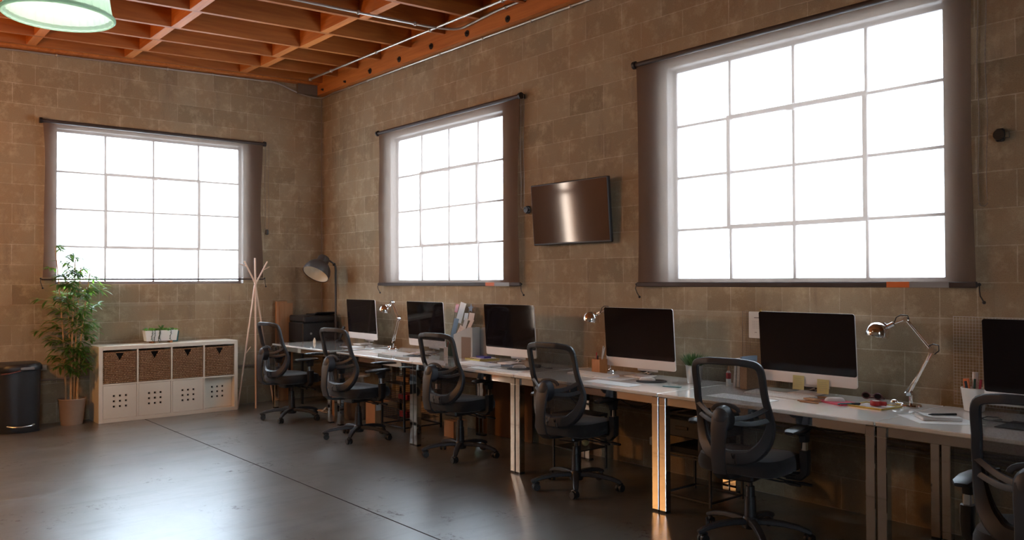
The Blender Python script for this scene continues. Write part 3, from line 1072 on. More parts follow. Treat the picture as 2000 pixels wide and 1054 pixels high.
# ------------------------------------------------------------------ wall television
tv = thing('wall_television', 'black flat television mounted on the block wall between the two windows', 'television', (4.527, -0.06, 1.995), R(0))
tvr = Matrix.Rotation(R(4), 4, 'X')
k = MB(tvr)
k.bb(-.46, .46, -.03, .005, -.262, .262, .006)
k.bb(-.33, .33, .005, .03, -.19, .15, .01)
k.build('television_body', 'black', tv)
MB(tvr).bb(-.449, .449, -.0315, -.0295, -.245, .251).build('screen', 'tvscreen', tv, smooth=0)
MB().bb(-.15, .15, .02, .059, -.12, .12).build('wall_bracket', 'bolt', tv)

# ------------------------------------------------------------------ desks
DT, DF, DBK = 0.73, -0.905, -0.13
DW = 1.37


def make_desk():
    t = thing('desk', '', 'desk')
    MB().bb(0.003, DW - .003, DF - .01, DBK + .01, DT - 0.021, DT, .004).build('desk_top', 'desk', t)
    for y in (DF + .012, DBK - .028):
        MB().bb(.05, DW - .05, y, y + .02, DT - .071, DT - .022, .002).build('rail', 'chromeleg', t)
    for x in (.03, DW - .05):
        MB().bb(x, x + .02, DF + .04, DBK - .04, DT - .071, DT - .022, .002).build('side_rail', 'chromeleg', t)
    for x0 in (.004, DW - .054):
        for y0 in (DF, DBK - .05):
            lg = MB().bb(x0, x0 + .05, y0, y0 + .05, 0.012, DT - .0225, .003).build('leg', 'chromeleg', t)
            MB().bb(x0 + .002, x0 + .048, y0 + .002, y0 + .048, 0, 0.012).build('foot_cap', 'black', lg)
            MB().bb(x0 - .001, x0 + .051, y0 - .0012, y0 + .0512, DT - .075, DT - .0725).build('collar', 'zinc', lg)
    return t


DX0 = 0.68
desk_labels = ['white glass-topped desk with chrome legs at the corner end beside the printer',
               'white glass-topped desk holding the second monitor and the chrome lamp behind papers',
               'white glass-topped desk with file holder, magazines and a round black mouse mat',
               'white glass-topped desk with the bamboo pencil cup',
               'white glass-topped desk with monitor bearing two yellow notes',
               'white glass-topped desk with the notepad and white pen pot']
proto = make_desk()
for i, lb in enumerate(desk_labels):
    d = proto if i == 0 else dup(proto, (0, 0, 0), 0)
    d.location = (DX0 + DW * i - (0.14 if i == 0 else 0), 0, 0)
    d['label'] = lb
    d['group'] = 'white desks in a row along the wall'


# ------------------------------------------------------------------ monitors
def rrect(w, h, r, n=5, cx=0, cz=0):
    pts = []
    for (sx, sz, a0) in ((1, 1, 0), (-1, 1, 90), (-1, -1, 180), (1, -1, 270)):
        for k in range(n + 1):
            a = R(a0 + 90 * k / n)
            pts.append((cx + sx * (w / 2 - r) + r * math.cos(a), cz + sz * (h / 2 - r) + r * math.sin(a)))
    return pts


def make_mac():
    t = thing('desktop_computer', '', 'computer')
    tilt = Matrix.Rotation(R(4), 4, 'X')
    tilt.translation = Vector((0, 0, 0.058))
    H = 0.438
    k = MB(tilt)
    k.prism(rrect(.65, H, .018, 5, 0, H / 2), -0.004, 0.004, 'y')

    def back(u, v):
        x = (u - .5) * .64
        z = H / 2 + (v - .5) * (H - .012)
        b = (1 - (2 * u - 1) ** 4) * (1 - (2 * v - 1) ** 4)
        return (x, .004 + 0.040 * b, z)
    k.grid(back, 14, 12)
    k.build('casing', 'alu', t)
    s_ = MB(tilt)
    s_.prism(rrect(.648, .370, .014, 4, 0, .068 + .185), -0.0055, -0.0038, 'y')
    s_.build('screen', 'screen', t)
    n_ = MB()
    path = [(0, -.075, .003), (0, .04, .003), (0, .075, .006), (0, .083, .03), (0, .075, .08), (0, .062, .14), (0, .045, .2)]
    n_.tube(path, .0965, 12, ref=lambda i: (0, 1, 0) if i > 3 else (0, .2, 1), flat=.035)
    n_.build('stand', 'alu', t)
    return t


mac = make_mac()
mac_pos = [(1.362, -.215, 'black-screened computer nearest the room corner, beside the printer'),
           (2.757, -.305, 'black-screened computer between the lamp nearest the corner and the papered wire panel'),
           (4.107, -.369, 'black-screened computer right beside the grey file holders'),
           (5.484, -.298, 'black-screened computer between the bamboo pencil cup and the zinc grass pot'),
           (6.775, -.235, 'black-screened computer with two yellow sticky notes on its chin'),
           (8.135, -.31, 'black-screened computer cut by the frame edge, behind the nearest chair')]
for i, (x, y, lb) in enumerate(mac_pos):
    o = mac if i == 0 else dup(mac, (0, 0, 0), 0)
    o.location = (x, y, DT + .001)
    o.rotation_euler = (0, 0, R(-1.5 if i in (0, 1, 4) else 0.5))
    o['label'] = lb
    o['group'] = 'computers along the desks'


# ------------------------------------------------------------------ office chairs
def back_hw(z):
    """half width of the backrest outline at height z (0.50..1.0)"""
    pts = [(.485, .0), (.492, .10), (.51, .140), (.55, .178), (.60, .200), (.68, .214), (.76, .210), (.84, .203), (.92, .202), (.965, .198), (.985, .182), (.998, .14), (1.0, 0)]
    for (a, ha), (b, hb) in zip(pts[:-1], pts[1:]):
        if a <= z <= b:
            t = (z - a) / (b - a)
            return ha + (hb - ha) * t
    return 0


def back_y(x, z):
    t = (z - .485) / .515
    y0 = -.225 - .0 * t + (-.02) * math.sin(PI * min(1, t * 1.6)) * -1.0
    y0 = -.235 + .022 * math.sin(PI * min(1.0, t * 1.7)) - .125 * max(0, t - .35) ** 1.1
    return y0 + 1.0 * x * x


def make_chair():
    t = thing('office_chair', '', 'chair')
    # backrest frame: closed band following the outline
    zs = [.487, .497, .52, .56, .61, .67, .73, .79, .85, .91, .95, .975, .99, .9985]
    right = [(back_hw(z) - .012, z) for z in zs]
    loop = [(0.05, .486), ] + right + [(0.07, 1.0)] + [(-.07, 1.0)] + [(-x, z) for x, z in reversed(right)] + [(-.05, .486)]
    P = [Vector((x, back_y(x, z), z)) for x, z in loop]
    # resample smooth (Catmull-Rom)
    Q, wd = [], []
    n = len(P)
    for i in range(n):
        p0, p1, p2, p3 = P[i - 1], P[i], P[(i + 1) % n], P[(i + 2) % n]
        for s_ in (0, .5):
            q = 0.5 * ((2 * p1) + (p2 - p0) * s_ + (2 * p0 - 5 * p1 + 4 * p2 - p3) * s_ ** 2 + (3 * p1 - p0 - 3 * p2 + p3) * s_ ** 3)
            Q.append(q)
            low = max(0, min(1, (.72 - q.z) / .2))
            wd.append(.019 + .019 * low)
    m = MB()
    m.tube(Q, wd, 10, closed=True, ref=lambda i: (0, 1, 0), flat=0.80)
    m.build('back_frame', 'chairframe', t)
    # mesh panel
    def ms(u, v):
        z = .50 + .487 * v
        w = max(.02, back_hw(z) - .012)
        x = (2 * u - 1) * w
        return (x, back_y(x, z) + .003, z)
    MB().grid(ms, 14, 24).build('back_mesh', 'chairmesh', t)
    # lumbar carrier: dome and curved arms behind the mesh
    m = MB()
    m.lathe([(0.0, 0.034), (.03, .032), (.05, .022), (.058, .004), (.058, -.012), (.0, -.012)], (0, -.315, .70), 24, Matrix.Rotation(R(90), 4, 'X').to_3x3() @ Matrix.Diagonal((1, 1.2, 1.5)))
    for sx in (-1, 1):
        for (z1, z2, w) in ((.70, .765, .011), (.685, .70, .011)):
            pts = []
            for k in range(9):
                a = k / 8
                x = sx * (.03 + (.205 - .03) * a)
                z = z1 + (z2 - z1) * a + (-.018) * math.sin(PI * a)
                pts.append((x, back_y(x, z) - .075 * (1 - a) ** 1.3 - .006, z))
            m.tube(pts, w * 1.25, 8, ref=(0, 1, 0), flat=.55)
        pts = [(sx * .115, back_y(.115, .69) - .014, .683), (sx * .125, back_y(.125, .74) - .014, .735)]
        m.tube(pts, .009, 8, ref=(0, 1, 0), flat=.5)
    pts = [(.075 * math.cos(a), back_y(.07, .74) - .05, .735 + .035 * math.sin(a)) for a in [PI * q / 10 for q in range(11)]]
    m.tube(pts, .012, 8, ref=(0, 1, 0), flat=.5)
    m.build('lumbar_support', 'chairframe', t)
    # flat J bar from the dome to under the seat
    m = MB()
    path = [(0, -.345, .715), (0, -.362, .66), (0, -.372, .58), (0, -.375, .50), (0, -.355, .425), (0, -.31, .392), (0, -.20, .382), (0, -.06, .382)]
    m.tube(path, [.050, .048, .042, .041, .042, .042, .038, .034], 12, ref=lambda i: (0, 1, 0.0) if i < 4 else (0, .6, .8) if i < 6 else (0, 0, 1), flat=.24)
    m.build('back_bar', 'chairframe', t)
    # seat cushion with waterfall front
    def seat_pt(u, v, top):
        a = 2 * PI * u
        ca, sa = math.cos(a), math.sin(a)
        e = .45
        x = .245 * math.copysign(abs(ca) ** e, ca)
        y = .235 * math.copysign(abs(sa) ** e, sa)
        if y > 0:
            x *= 1.0 - .10 * (y / .235) ** 2
        return x * v, y * v
    m = MB()
    N = 40
    rings = [(.86, .385), (.96, .395), (1.0, .42), (.995, .45), (.95, .472), (.80, .482), (.5, .478), (.02, .474)]
    vs, fs = [], []
    for (sc_, z) in rings:
        for k in range(N):
            x, y = seat_pt(k / N, sc_, True)
            dz = -.022 * max(0, y / .235) ** 3 + .008 * (x / .245) ** 2 * (z > .46)
            vs.append((x, y + .01, z + dz))
    for i in range(len(rings) - 1):
        for k in range(N):
            l_ = (k + 1) % N
            fs.append((i * N + k, i * N + l_, (i + 1) * N + l_, (i + 1) * N + k))
    fs.append(tuple(range(N)))
    fs.append(tuple((len(rings) - 1) * N + k for k in range(N)))
    m.add(vs, fs)
    m.build('seat', 'seat', t)
    # mechanism and levers
    m = MB()
    m.bb(-.07, .07, -.12, .13, .335, .385, .012)
    m.bb(-.26, .26, .0, .06, .365, .386, .006)
    m.build('tilt_mechanism', 'black', t)
    for (y, x1, z) in ((.05, .30, .335), (-.03, .27, .345)):
        m = MB()
        m.tube([(.06, y, .355), (.18, y + .01, z), (x1 - .06, y + .015, z)], .005, 8)
        m.tube([(x1 - .07, y + .015, z), (x1 - .03, y + .017, z - .003), (x1 + .02, y + .02, z - .006)], [.006, .016, .012], 10, ref=(0, 0, 1), flat=.55)
        m.build('lever', 'black', t)
    # arms
    for sx in (-1, 1):
        m = MB()
        m.tube([(sx * .20, .03, .375), (sx * .275, .03, .378), (sx * .298, .03, .40), (sx * .30, .03, .46), (sx * .298, .03, .52)], [.022, .022, .024, .026, .026], 10, ref=(0, 1, 0), flat=1.25)
        a_ = m.build('arm_post', 'black', t)
        MB().tube([(sx * .298, .03, .515), (sx * .296, .03, .575)], .018, 12, ref=(0, 1, 0), flat=1.25).build('arm_slide', 'chrome', a_)
        m = MB()
        m.tube([(sx * .296, .03, .565), (sx * .294, .03, .60), (sx * .29, .025, .622)], [.021, .024, .036], 12, ref=(0, 1, 0), flat=1.4)
        m.tube([(sx * .278, -.13, .628), (sx * .280, -.11, .634), (sx * .283, .0, .637), (sx * .276, .10, .635), (sx * .268, .135, .628)], [.024, .036, .040, .040, .022], 12, ref=(0, 0, 1), flat=.34)
        m.build('arm_pad', 'black', t)
    # gas lift
    m = MB()
    m.cyl((0, 0, .10), (0, 0, .235), .034, .030, 20)
    m.cyl((0, 0, .235), (0, 0, .29), .026, .024, 20)
    m.build('gas_lift_cover', 'black', t)
    MB().cyl((0, 0, .28), (0, 0, .345), .014, n=16).build('gas_lift', 'bolt', t)
    # star base
    m = MB()
    m.lathe([(.0, .06), (.045, .062), (.05, .08), (.044, .115), (.036, .125), (0, .125)], n=24)
    m.build('base_hub', 'black', t)
    for q in range(5):
        a = 2 * PI * q / 5 + R(20)
        ca, sa = math.cos(a), math.sin(a)
        f = lambda r_, z: (r_ * ca, r_ * sa, z)
        lg = MB().tube([f(.03, .098), f(.09, .102), f(.17, .099), f(.25, .086), f(.30, .070), f(.318, .062)], [.024, .023, .021, .019, .017, .012], 10, ref=(0, 0, 1), flat=.75).build('base_leg', 'chairframe', t)
        w = MB()
        b = a + 1.1 + q * .7
        cb, sb = math.cos(b), math.sin(b)
        cx, cy = .300 * ca + .014 * cb, .300 * sa + .014 * sb
        px, py = -sb, cb
        for s_ in (-1, 1):
            w.tube([(cx + px * s_ * .007, cy + py * s_ * .007, .027), (cx + px * s_ * .010, cy + py * s_ * .010, .027), (cx + px * s_ * .024, cy + py * s_ * .024, .027)], [.026, .027, .024], 16)
        w.cyl((.300 * ca, .300 * sa, .03), (.300 * ca, .300 * sa, .066), .009, n=10)
        w.tube([(cx - cb * .02, cy - sb * .02, .045), (cx, cy, .056), (cx + cb * .02, cy + sb * .02, .045)], .012, 8)
        w.build('caster', 'tyre', lg)
    return t


ch = make_chair()
chairs = [((1.40, -1.08), 7, 'black mesh office chair nearest the room corner and coat stand'),
          ((2.80, -1.09), 8, 'black mesh office chair in front of the desk with the papers and chrome lamp'),
          ((4.02, -.84), 8, 'black mesh office chair in front of the grey file holders'),
          ((5.40, -.87), 7, 'black mesh office chair left of the bamboo pencil cup and copper-lit desk legs'),
          ((6.83, -.93), 9, 'black mesh office chair in front of the monitor with sticky notes'),
          ((8.42, -1.33), 6, 'black mesh office chair cut off at the frame edge beside the notepad')]
for i, ((x, y), a, lb) in enumerate(chairs):
    o = ch if i == 0 else dup(ch, (0, 0, 0), 0)
    o.location = (x, y, 0)
    o.rotation_euler = (0, 0, R(a))
    o['label'] = lb
    o['group'] = 'mesh office chairs along the desks'

#PART2#
# ------------------------------------------------------------------ shelf unit with baskets
sh = thing('shelf_unit', 'white eight-cube shelf unit with wicker baskets under the left window', 'shelf unit', (0.0, -1.972, 0))
SW, SHH, SD0, SD1 = 1.436, 0.776, 0.036, 0.40      # width, height, back and front
fr = 0.040
m = MB()
m.bb(SD0, SD1, -SW / 2, -SW / 2 + fr, 0, SHH, .002)
m.bb(SD0, SD1, SW / 2 - fr, SW / 2, 0, SHH, .002)
m.bb(SD0, SD1, -SW / 2 + fr, SW / 2 - fr, SHH - fr, SHH, .002)
m.bb(SD0, SD1, -SW / 2 + fr, SW / 2 - fr, 0, fr, .002)
iw = SW - 2 * fr
mid = 0.386
m.bb(SD0, SD1 - .002, -iw / 2, iw / 2, mid - .008, mid + .008)
cw = (iw - 3 * .016) / 4
for k in range(3):
    c = -iw / 2 + cw * (k + 1) + .016 * k + .008
    m.bb(SD0, SD1 - .002, c - .008, c + .008, fr, mid - .008)
    m.bb(SD0, SD1 - .002, c - .008, c + .008, mid + .008, SHH - fr)
m.bb(SD0, SD0 + .006, -iw / 2, iw / 2, fr, SHH - fr)
m.build('body', 'white', sh, smooth=0)
cells = [-iw / 2 + cw / 2 + (cw + .016) * k for k in range(4)]
for k, c in enumerate(cells):
    # door insert with nine punched square holes
    x1 = SD1 - .004 if k < 3 else SD1 - .075
    x0 = x1 - .016
    hs = .021
    cs = [-.058, 0, .058]
    z0, z1 = fr + .003, mid - .011
    zc = (z0 + z1) / 2 + .005
    h = cw / 2 - .003
    ys = [-h] + sum([[q - hs / 2, q + hs / 2] for q in cs], []) + [h]
    zs_ = [z0] + sum([[zc + q * .93 - hs / 2, zc + q * .93 + hs / 2] for q in cs], []) + [z1]
    m = MB()
    for i in range(len(ys) - 1):
        for j in range(len(zs_) - 1):
            if i % 2 == 1 and j % 2 == 1:
                continue
            m.bb(x0, x1, c + ys[i], c + ys[i + 1], zs_[j], zs_[j + 1])
    d = m.build('door', 'white', sh, smooth=0)
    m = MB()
    m.bb(x0 - .004, x0 - .001, c - .09, c + .09, zc - .09, zc + .09)  # near-black sheet paints the shade seen through the holes
    m.build('hole_dark_sheet', 'hole', d, smooth=0)


def basket():
    t = thing('wicker_basket', '', 'basket')
    w, h = cw - .012, mid - fr - .024
    m = MB()

    def wall(a, b, c_, d):
        m.bb(a, b, c_, d, 0.0, h, .006)
    wall(-.30, -.285, -w / 2, w / 2)
    wall(-.285, 0, -w / 2, -w / 2 + .014)
    wall(-.285, 0, w / 2 - .014, w / 2)
    # front wall with a triangular handle opening
    f = MB()
    tw, tz0, tz1 = .042, h - .092, h - .012
    poly = [(-w / 2, 0), (w / 2, 0), (w / 2, h), (-w / 2, h)]
    n = 24
    # split around the triangle
    L = [(-w / 2, 0), (0, 0), (0, tz0), (-tw, tz1), (-tw, h), (-w / 2, h)]
    Rr = [(0, 0), (w / 2, 0), (w / 2, h), (tw, h), (tw, tz1), (0, tz0)]
    T_ = [(-tw, tz1), (tw, tz1), (tw, h), (-tw, h)]
    for p in (L, Rr, T_):
        f.prism(p, -.016, 0.0, 'x')
    # raised plaits over the face, leaving the handle hole free
    rnd = random.Random(4)
    rows = 17
    for r_ in range(rows):
        z = .012 + (h - .024) * r_ / (rows - 1)
        pts, cur = [], []
        N_ = 34
        for q in range(N_ + 1):
            y = -w / 2 + .008 + (w - .016) * q / N_
            inside = tz0 - .004 < z < tz1 + .004 and abs(y) < tw * (z - tz0) / (tz1 - tz0) + .004
            if inside:
                if len(cur) > 1:
                    pts.append(cur)
                cur = []
            else:
                cur.append((.0015 + .0032 * math.sin(q * PI / 1.5 + (r_ % 2) * PI), y, z + .0012 * rnd.uniform(-1, 1)))
        if len(cur) > 1:
            pts.append(cur)
        for c_ in pts:
            f.tube(c_, .0058, 6)
    m.bb(-.285, 0, -w / 2 + .014, w / 2 - .014, 0, .012)
    f.build('front_panel', 'rattan', t, smooth=40)
    m.build('basket_body', 'rattan', t)
    MB().bb(-.26, -.03, -w / 2 + .03, w / 2 - .03, .0125, h * .97, .01).build('dark_filler', 'hole', t)  # near-black block fills the basket so the handle opening looks shaded
    return t


bk = basket()
bl = ['wicker basket in the shelf, closest to the potted bamboo', 'wicker basket in the shelf under the left end of the white planter',
      'wicker basket in the shelf under the right end of the white planter', 'wicker basket in the shelf above the set-back door, closest to the coat stand']
for k, c in enumerate(cells):
    o = bk if k == 0 else dup(bk, (0, 0, 0), 0)
    o.location = (SD1 - (.008 if k < 3 else .002), -1.972 + c, mid + .0085)
    o['label'] = bl[k]
    o['group'] = 'wicker baskets in the shelf unit'

# planter on the shelf
ptr = thing('planter_box', 'white trough planter with wooden feet on top of the shelf unit', 'planter', (0.20, -2.03, SHH))
m = MB()


def trough(z, s_):
    return [(-.055 * s_, -.165 * s_, z), (.055 * s_, -.165 * s_, z), (.055 * s_, .165 * s_, z), (-.055 * s_, .165 * s_, z)]


vs = trough(.022, .93) + trough(.135, 1.03) + trough(.135, .96) + trough(.12, .95)
m.add(vs, [(3, 2, 1, 0)] + [(i, (i + 1) % 4, 4 + (i + 1) % 4, 4 + i) for i in range(4)] + [(4 + i, 4 + (i + 1) % 4, 8 + (i + 1) % 4, 8 + i) for i in range(4)] + [(8 + i, 8 + (i + 1) % 4, 12 + (i + 1) % 4, 12 + i) for i in range(4)] + [(12, 13, 14, 15)])
m.build('trough', 'whitepl', ptr)
for y in (-.09, .10):
    MB().bb(-.045, .05, y - .014, y + .014, 0, .0225, .002).build('wooden_foot', 'tan_wood', ptr)
MB().bb(-.05, .05, -.155, .155, .119, .124).build('soil', 'soil', ptr)


def leaf(m, p, d, L, w, up=Vector((0, 0, 1)), droop=.25, n=4):
    """lance-shaped leaf from p along d"""
    d = Vector(d).normalized()
    s_ = d.cross(up)
    if s_.length < 1e-3:
        s_ = Vector((1, 0, 0))
    s_.normalize()
    u = s_.cross(d).normalized()
    vs, fs = [], []
    for i in range(n + 1):
        t = i / n
        c = Vector(p) + d * L * t - Vector((0, 0, 1)) * droop * L * t * t
        hw = w * math.sin(PI * min(1, (t * .92 + .05))) ** .8 * (1 if i < n else .05)
        vs += [c - s_ * hw + u * hw * .25, c, c + s_ * hw + u * hw * .25]
    for i in range(n):
        a = i * 3
        fs += [(a, a + 1, a + 4, a + 3), (a + 1, a + 2, a + 5, a + 4)]
    m.add(vs, fs)


rnd = random.Random(12)
m = MB()
for q in range(150):
    p = (rnd.uniform(-.045, .045), rnd.uniform(-.155, .155), .13)
    a = rnd.uniform(0, 2 * PI)
    leaf(m, p, (math.cos(a) * .8, math.sin(a) * .8, rnd.uniform(.3, 1.2)), rnd.uniform(.045, .08), rnd.uniform(.008, .015), droop=.4)
for q in range(16):
    a = rnd.uniform(0, 2 * PI)
    leaf(m, (0, .01, .13), (math.cos(a) * .5, math.sin(a) * .5, 1.0), rnd.uniform(.06, .085), .009, droop=.15)
m.build('succulents', 'leaf', ptr)
m = MB()
for y, L in ((-.10, .10), (-.075, .13), (-.03, .12), (-.02, .09), (.09, .10)):
    pts = [(.052, y, .135), (.062, y + .004, .13)] + [(.0605 - .0003 * i, y + .006 * math.sin(i * 1.1), .13 - L * i / 6) for i in range(1, 7)]
    m.tube(pts, .0025, 6)
    for i in range(2, 8):
        leaf(m, pts[i], (.2, math.sin(i * 9), -.5), .014, .005)
m.build('trailing_stems', 'trail', ptr)
o = thing('dark_pot', 'small dark teal pot behind the right end of the white planter', 'pot', (0.09, -1.845, SHH))
MB().shell([(.035, 0), (.048, .115)], .005, n=24).build('pot_wall', 'teal', o)
MB().cyl((0, 0, 0.001), (0, 0, .10), .032, .042, 24).build('soil', 'soil', o)

# ------------------------------------------------------------------ potted bamboo
pb = thing('potted_bamboo', 'tall leafy bamboo plant in a taupe pot left of the shelf unit', 'plant', (0.22, -2.895, 0))
m = MB()
m.shell([(.098, 0), (.106, .05), (.126, .245), (.131, .256), (.127, .262)], .010, n=40)
m.cyl((0, 0, 0.0), (0, 0, .02), .088, n=40)
m.build('pot', 'pot_brown', pb)
MB().cyl((0, 0, .02), (0, 0, .225), .093, .112, 32).build('soil', 'soil', pb)
rnd = random.Random(31)
leaves = MB()
twigs = MB()
canes = [((-.045, -.045), (.02, -.16), 1.86, .010), ((.015, -.012), (.04, .02), 1.74, .012), ((.0, .018), (.05, .07), 1.66, .011), ((.03, .04), (.02, .16), 1.60, .012), ((-.04, .0), (-.02, -.05), 1.62, .009)]
for (x0, y0), (x1, y1), H, r_ in canes:
    pts = []
    for i in range(13):
        t = i / 12
        pts.append(Vector((x0 + (x1 - x0) * t ** 1.5, y0 + (y1 - y0) * t ** 1.6, .22 + (H - .30) * t)))
    rr = [r_ * (1 - .62 * i / 12) for i in range(13)]
    MB().tube(pts, rr, 8).build('cane', 'bamboo', pb)
    nb = 30
    for b in range(nb):
        t = .20 + .80 * (b + rnd.random()) / nb
        f = t * 12
        i = min(11, int(f))
        p = pts[i].lerp(pts[i + 1], f - i)
        a = rnd.uniform(0, 2 * PI)
        L = rnd.uniform(.08, .22) * (1.15 - .45 * abs(t - .55))
        if t > .93:
            L *= .6
        d = Vector((math.cos(a), math.sin(a), rnd.uniform(.05, .65))).normalized()
        e = p + d * L
        # keep off the wall and the shelf unit
        lim = .10 if e.z > 1.30 else .05
        if e.x + .22 < lim:
            e.x = lim - .22
        if e.z < .86 and e.y > .12:
            e.y = .12
        twigs.tube([p, p.lerp(e, .5) + Vector((0, 0, .012)), e], .0018, 5)
        for w in range(rnd.randint(9, 13)):
            q = p.lerp(e, rnd.uniform(.35, 1.0))
            aa = a + rnd.uniform(-1.5, 1.5)
            dd = Vector((math.cos(aa), math.sin(aa), rnd.uniform(-.35, .55)))
            Lf = rnd.uniform(.07, .13)
            tip = q + dd.normalized() * Lf
            if tip.x + .22 < (.09 if max(tip.z, q.z) > 1.36 else .03) or (min(tip.z, q.z - .05) < .84 and max(tip.y, q.y) > .19):
                continue
            leaf(leaves, q, dd, Lf, rnd.uniform(.008, .0135), droop=rnd.uniform(.1, .5))
leaves.build('foliage', 'leaf', pb, smooth=50)
twigs.build('twigs', 'bamboo', pb)

# ------------------------------------------------------------------ pedal bin
bn = thing('pedal_bin', 'black plastic pedal bin with metal pedal standing left of the potted bamboo', 'bin', (0.30, -3.385, 0))


def dshape(w, d, n=14):
    p = [(-d * .5, -w / 2), (d * .18, -w / 2)]
    for i in range(1, n):
        a = -PI / 2 + PI * i / n
        p.append((d * .18 + d * .32 * math.cos(a), w / 2 * math.sin(a)))
    p += [(d * .18, w / 2), (-d * .5, w / 2)]
    return p


def loft(m, secs):
    n = len(secs[0][0])
    vs, fs = [], []
    for p, z in secs:
        vs += [(x, y, z) for x, y in p]
    for i in range(len(secs) - 1):
        for k in range(n):
            l_ = (k + 1) % n
            fs.append((i * n + k, i * n + l_, (i + 1) * n + l_, (i + 1) * n + k))
    fs.append(tuple(range(n - 1, -1, -1)))
    fs.append(tuple((len(secs) - 1) * n + k for k in range(n)))
    m.add(vs, fs)


m = MB()
loft(m, [(dshape(.345, .33), .012), (dshape(.35, .335), .03), (dshape(.375, .355), .585)])
m.build('bin_body', 'black', bn)
m = MB()
loft(m, [(dshape(.395, .375), .588), (dshape(.40, .38), .60), (dshape(.395, .375), .63), (dshape(.36, .34), .652), (dshape(.25, .24), .66)])
m.build('lid', 'black', bn)
m = MB()
loft(m, [(dshape(.355, .345), 0.0), (dshape(.355, .345), .012)])
m.build('foot_ring', 'blackmat', bn)
MB().bb(.182, .196, -.005, .11, .598, .622, .003).build('lid_plate', 'zinc', bn)
m = MB()
m.tube([(.165, -.11, .075), (.205, -.07, .068), (.215, 0, .065), (.205, .07, .068), (.165, .11, .075)], .011, 8, ref=(0, 0, 1), flat=.5)
m.build('pedal', 'zinc', bn)
m = MB()
m.tube([(.19, -.005, .592), (.185, -.08, .575), (.16, -.16, .565)], .006, 6)
m.build('strap', pmat('dull_red_strap', (.12, .035, .03, 1), .6), bn)

# ------------------------------------------------------------------ coat stand
cs_ = thing('coat_stand', 'slim pale wood coat stand of crossing poles right of the shelf unit', 'coat stand', (0.30, -1.01, 0))
poles = [[(.15, -.055, 0.0), (.005, .0, 1.40), (-.02, .006, 1.70)],
         [(.04, -.222, 0.0), (.0, -.006, 1.385), (.0, .035, 1.46), (.01, .142, 1.66)],
         [(-.12, .275, 0.0), (-.012, .006, 1.40), (-.01, -.03, 1.48), (0, -.128, 1.66)]]
for k, p in enumerate(poles):
    MB().tube(p, .0105 if k == 0 else .009, 10).build('pole', 'coatwood', cs_)
for a, b in (((.02, -.13, .60), (.05, -.075, .69)), ((0, -.10, 1.60), (.03, -.19, 1.63)), ((.005, .09, 1.56), (.03, .16, 1.60)), ((-.07, .17, .62), (-.04, .23, .69))):
    MB().cyl(a, b, .0055, .0045, 8).build('peg', 'coatwood', cs_)

# ------------------------------------------------------------------ corner: board, printer, floor lamp
o = tag(MB().bb(.045, .085, -.655, -.52, 0.0, 1.19, .002).bb(.086, .096, -.62, -.45, 0.0, 1.17, .002).build('wooden_board', 'tan_wood'), 'tall orange-brown wooden board leaning in the corner behind the nearest-to-corner chair', 'board')
ps = thing('printer_stand', 'low black stand carrying the printer in the corner', 'stand', (0.31, -.285, 0))
m = MB()
m.bb(-.19, .19, -.25, .25, .68, .705, .003)
m.build('stand_top', 'blackmat', ps)
for sx in (-1, 1):
    for sy in (-1, 1):
        MB().bb(sx * .17 - .012, sx * .17 + .012, sy * .23 - .012, sy * .23 + .012, 0, .68).build('leg', 'black', ps)
MB().bb(-.18, .18, -.22, .22, .25, .268).build('stand_shelf', 'blackmat', ps)
pr_ = thing('printer', 'black multifunction printer in the corner behind the desk end', 'printer', (0.31, -.285, .706))
m = MB()
m.bb(-.19, .19, -.235, .235, 0, .24, .012)
m.build('printer_body', 'black', pr_)
m = MB()
m.bb(-.185, .19, -.23, .20, .242, .322, .015)
m.build('scanner_lid', 'black', pr_)
m = MB()
m.prism([(-.10, .324), (.11, .324), (.19, .352), (.185, .36), (.10, .34), (-.10, .336)], -.05, .21, 'y')
m.build('paper_feeder', 'blackmat', pr_)
m = MB()
m.bb(.185, .215, -.22, -.04, .245, .312, .006)
m.build('control_panel', pmat('panel_grey', (.03, .03, .034, 1), .25), pr_)
MB().cyl((.19, -.13, .11), (.196, -.13, .11), .013, n=16).build('round_button', 'zinc', pr_)
MB().bb(.19, .24, -.17, .15, .02, .03, .003).build('paper_tray', 'black', pr_)

fl_ = thing('floor_lamp', 'big dark grey floor lamp with dome shade standing in the corner', 'lamp', (0.55, -.045, 0))
fl_.location = (0.58, -.135, 0)
MB().lathe([(.0, 0), (.112, 0), (.115, .01), (.108, .02), (.02, .028), (.0, .028)], n=36).build('lamp_base', 'lampgrey', fl_)
m = MB()
m.tube([(0, 0, .02), (0, 0, 1.56), (0, -.005, 1.61), (0, -.03, 1.645)], .0125, 12)
m.build('pole', 'lampgrey', fl_)
m = MB()
hc = Vector((.0, -.235, 1.555))
ax = Vector((.20, -.56, -.80)).normalized()
Rl = (-ax).to_track_quat('Z', 'Y').to_matrix()
m.shell([(.160, -.055), (.163, -.04), (.158, .0), (.140, .05), (.108, .092), (.080, .108), (.072, .115), (.070, .18), (.062, .195), (.03, .20), (.006, .20)], .004, hc, 44, Rl)
m.build('dome_shade', 'lampgrey', fl_)
m = MB()
m.shell([(.154, -.050), (.152, .0), (.134, .048), (.102, .088), (.05, .10), (.006, .102)], .003, hc, 44, Rl)
m.build('shade_lining', 'lampin', fl_)
m = MB()
m.tube([(0, -.03, 1.645), (-.005, -.055, 1.66), hc + Rl @ Vector((.0, .0, .19))], .011, 8)
m.ball((0, -.02, 1.63), .02, 12)
m.build('swivel_joint', 'bolt', fl_)

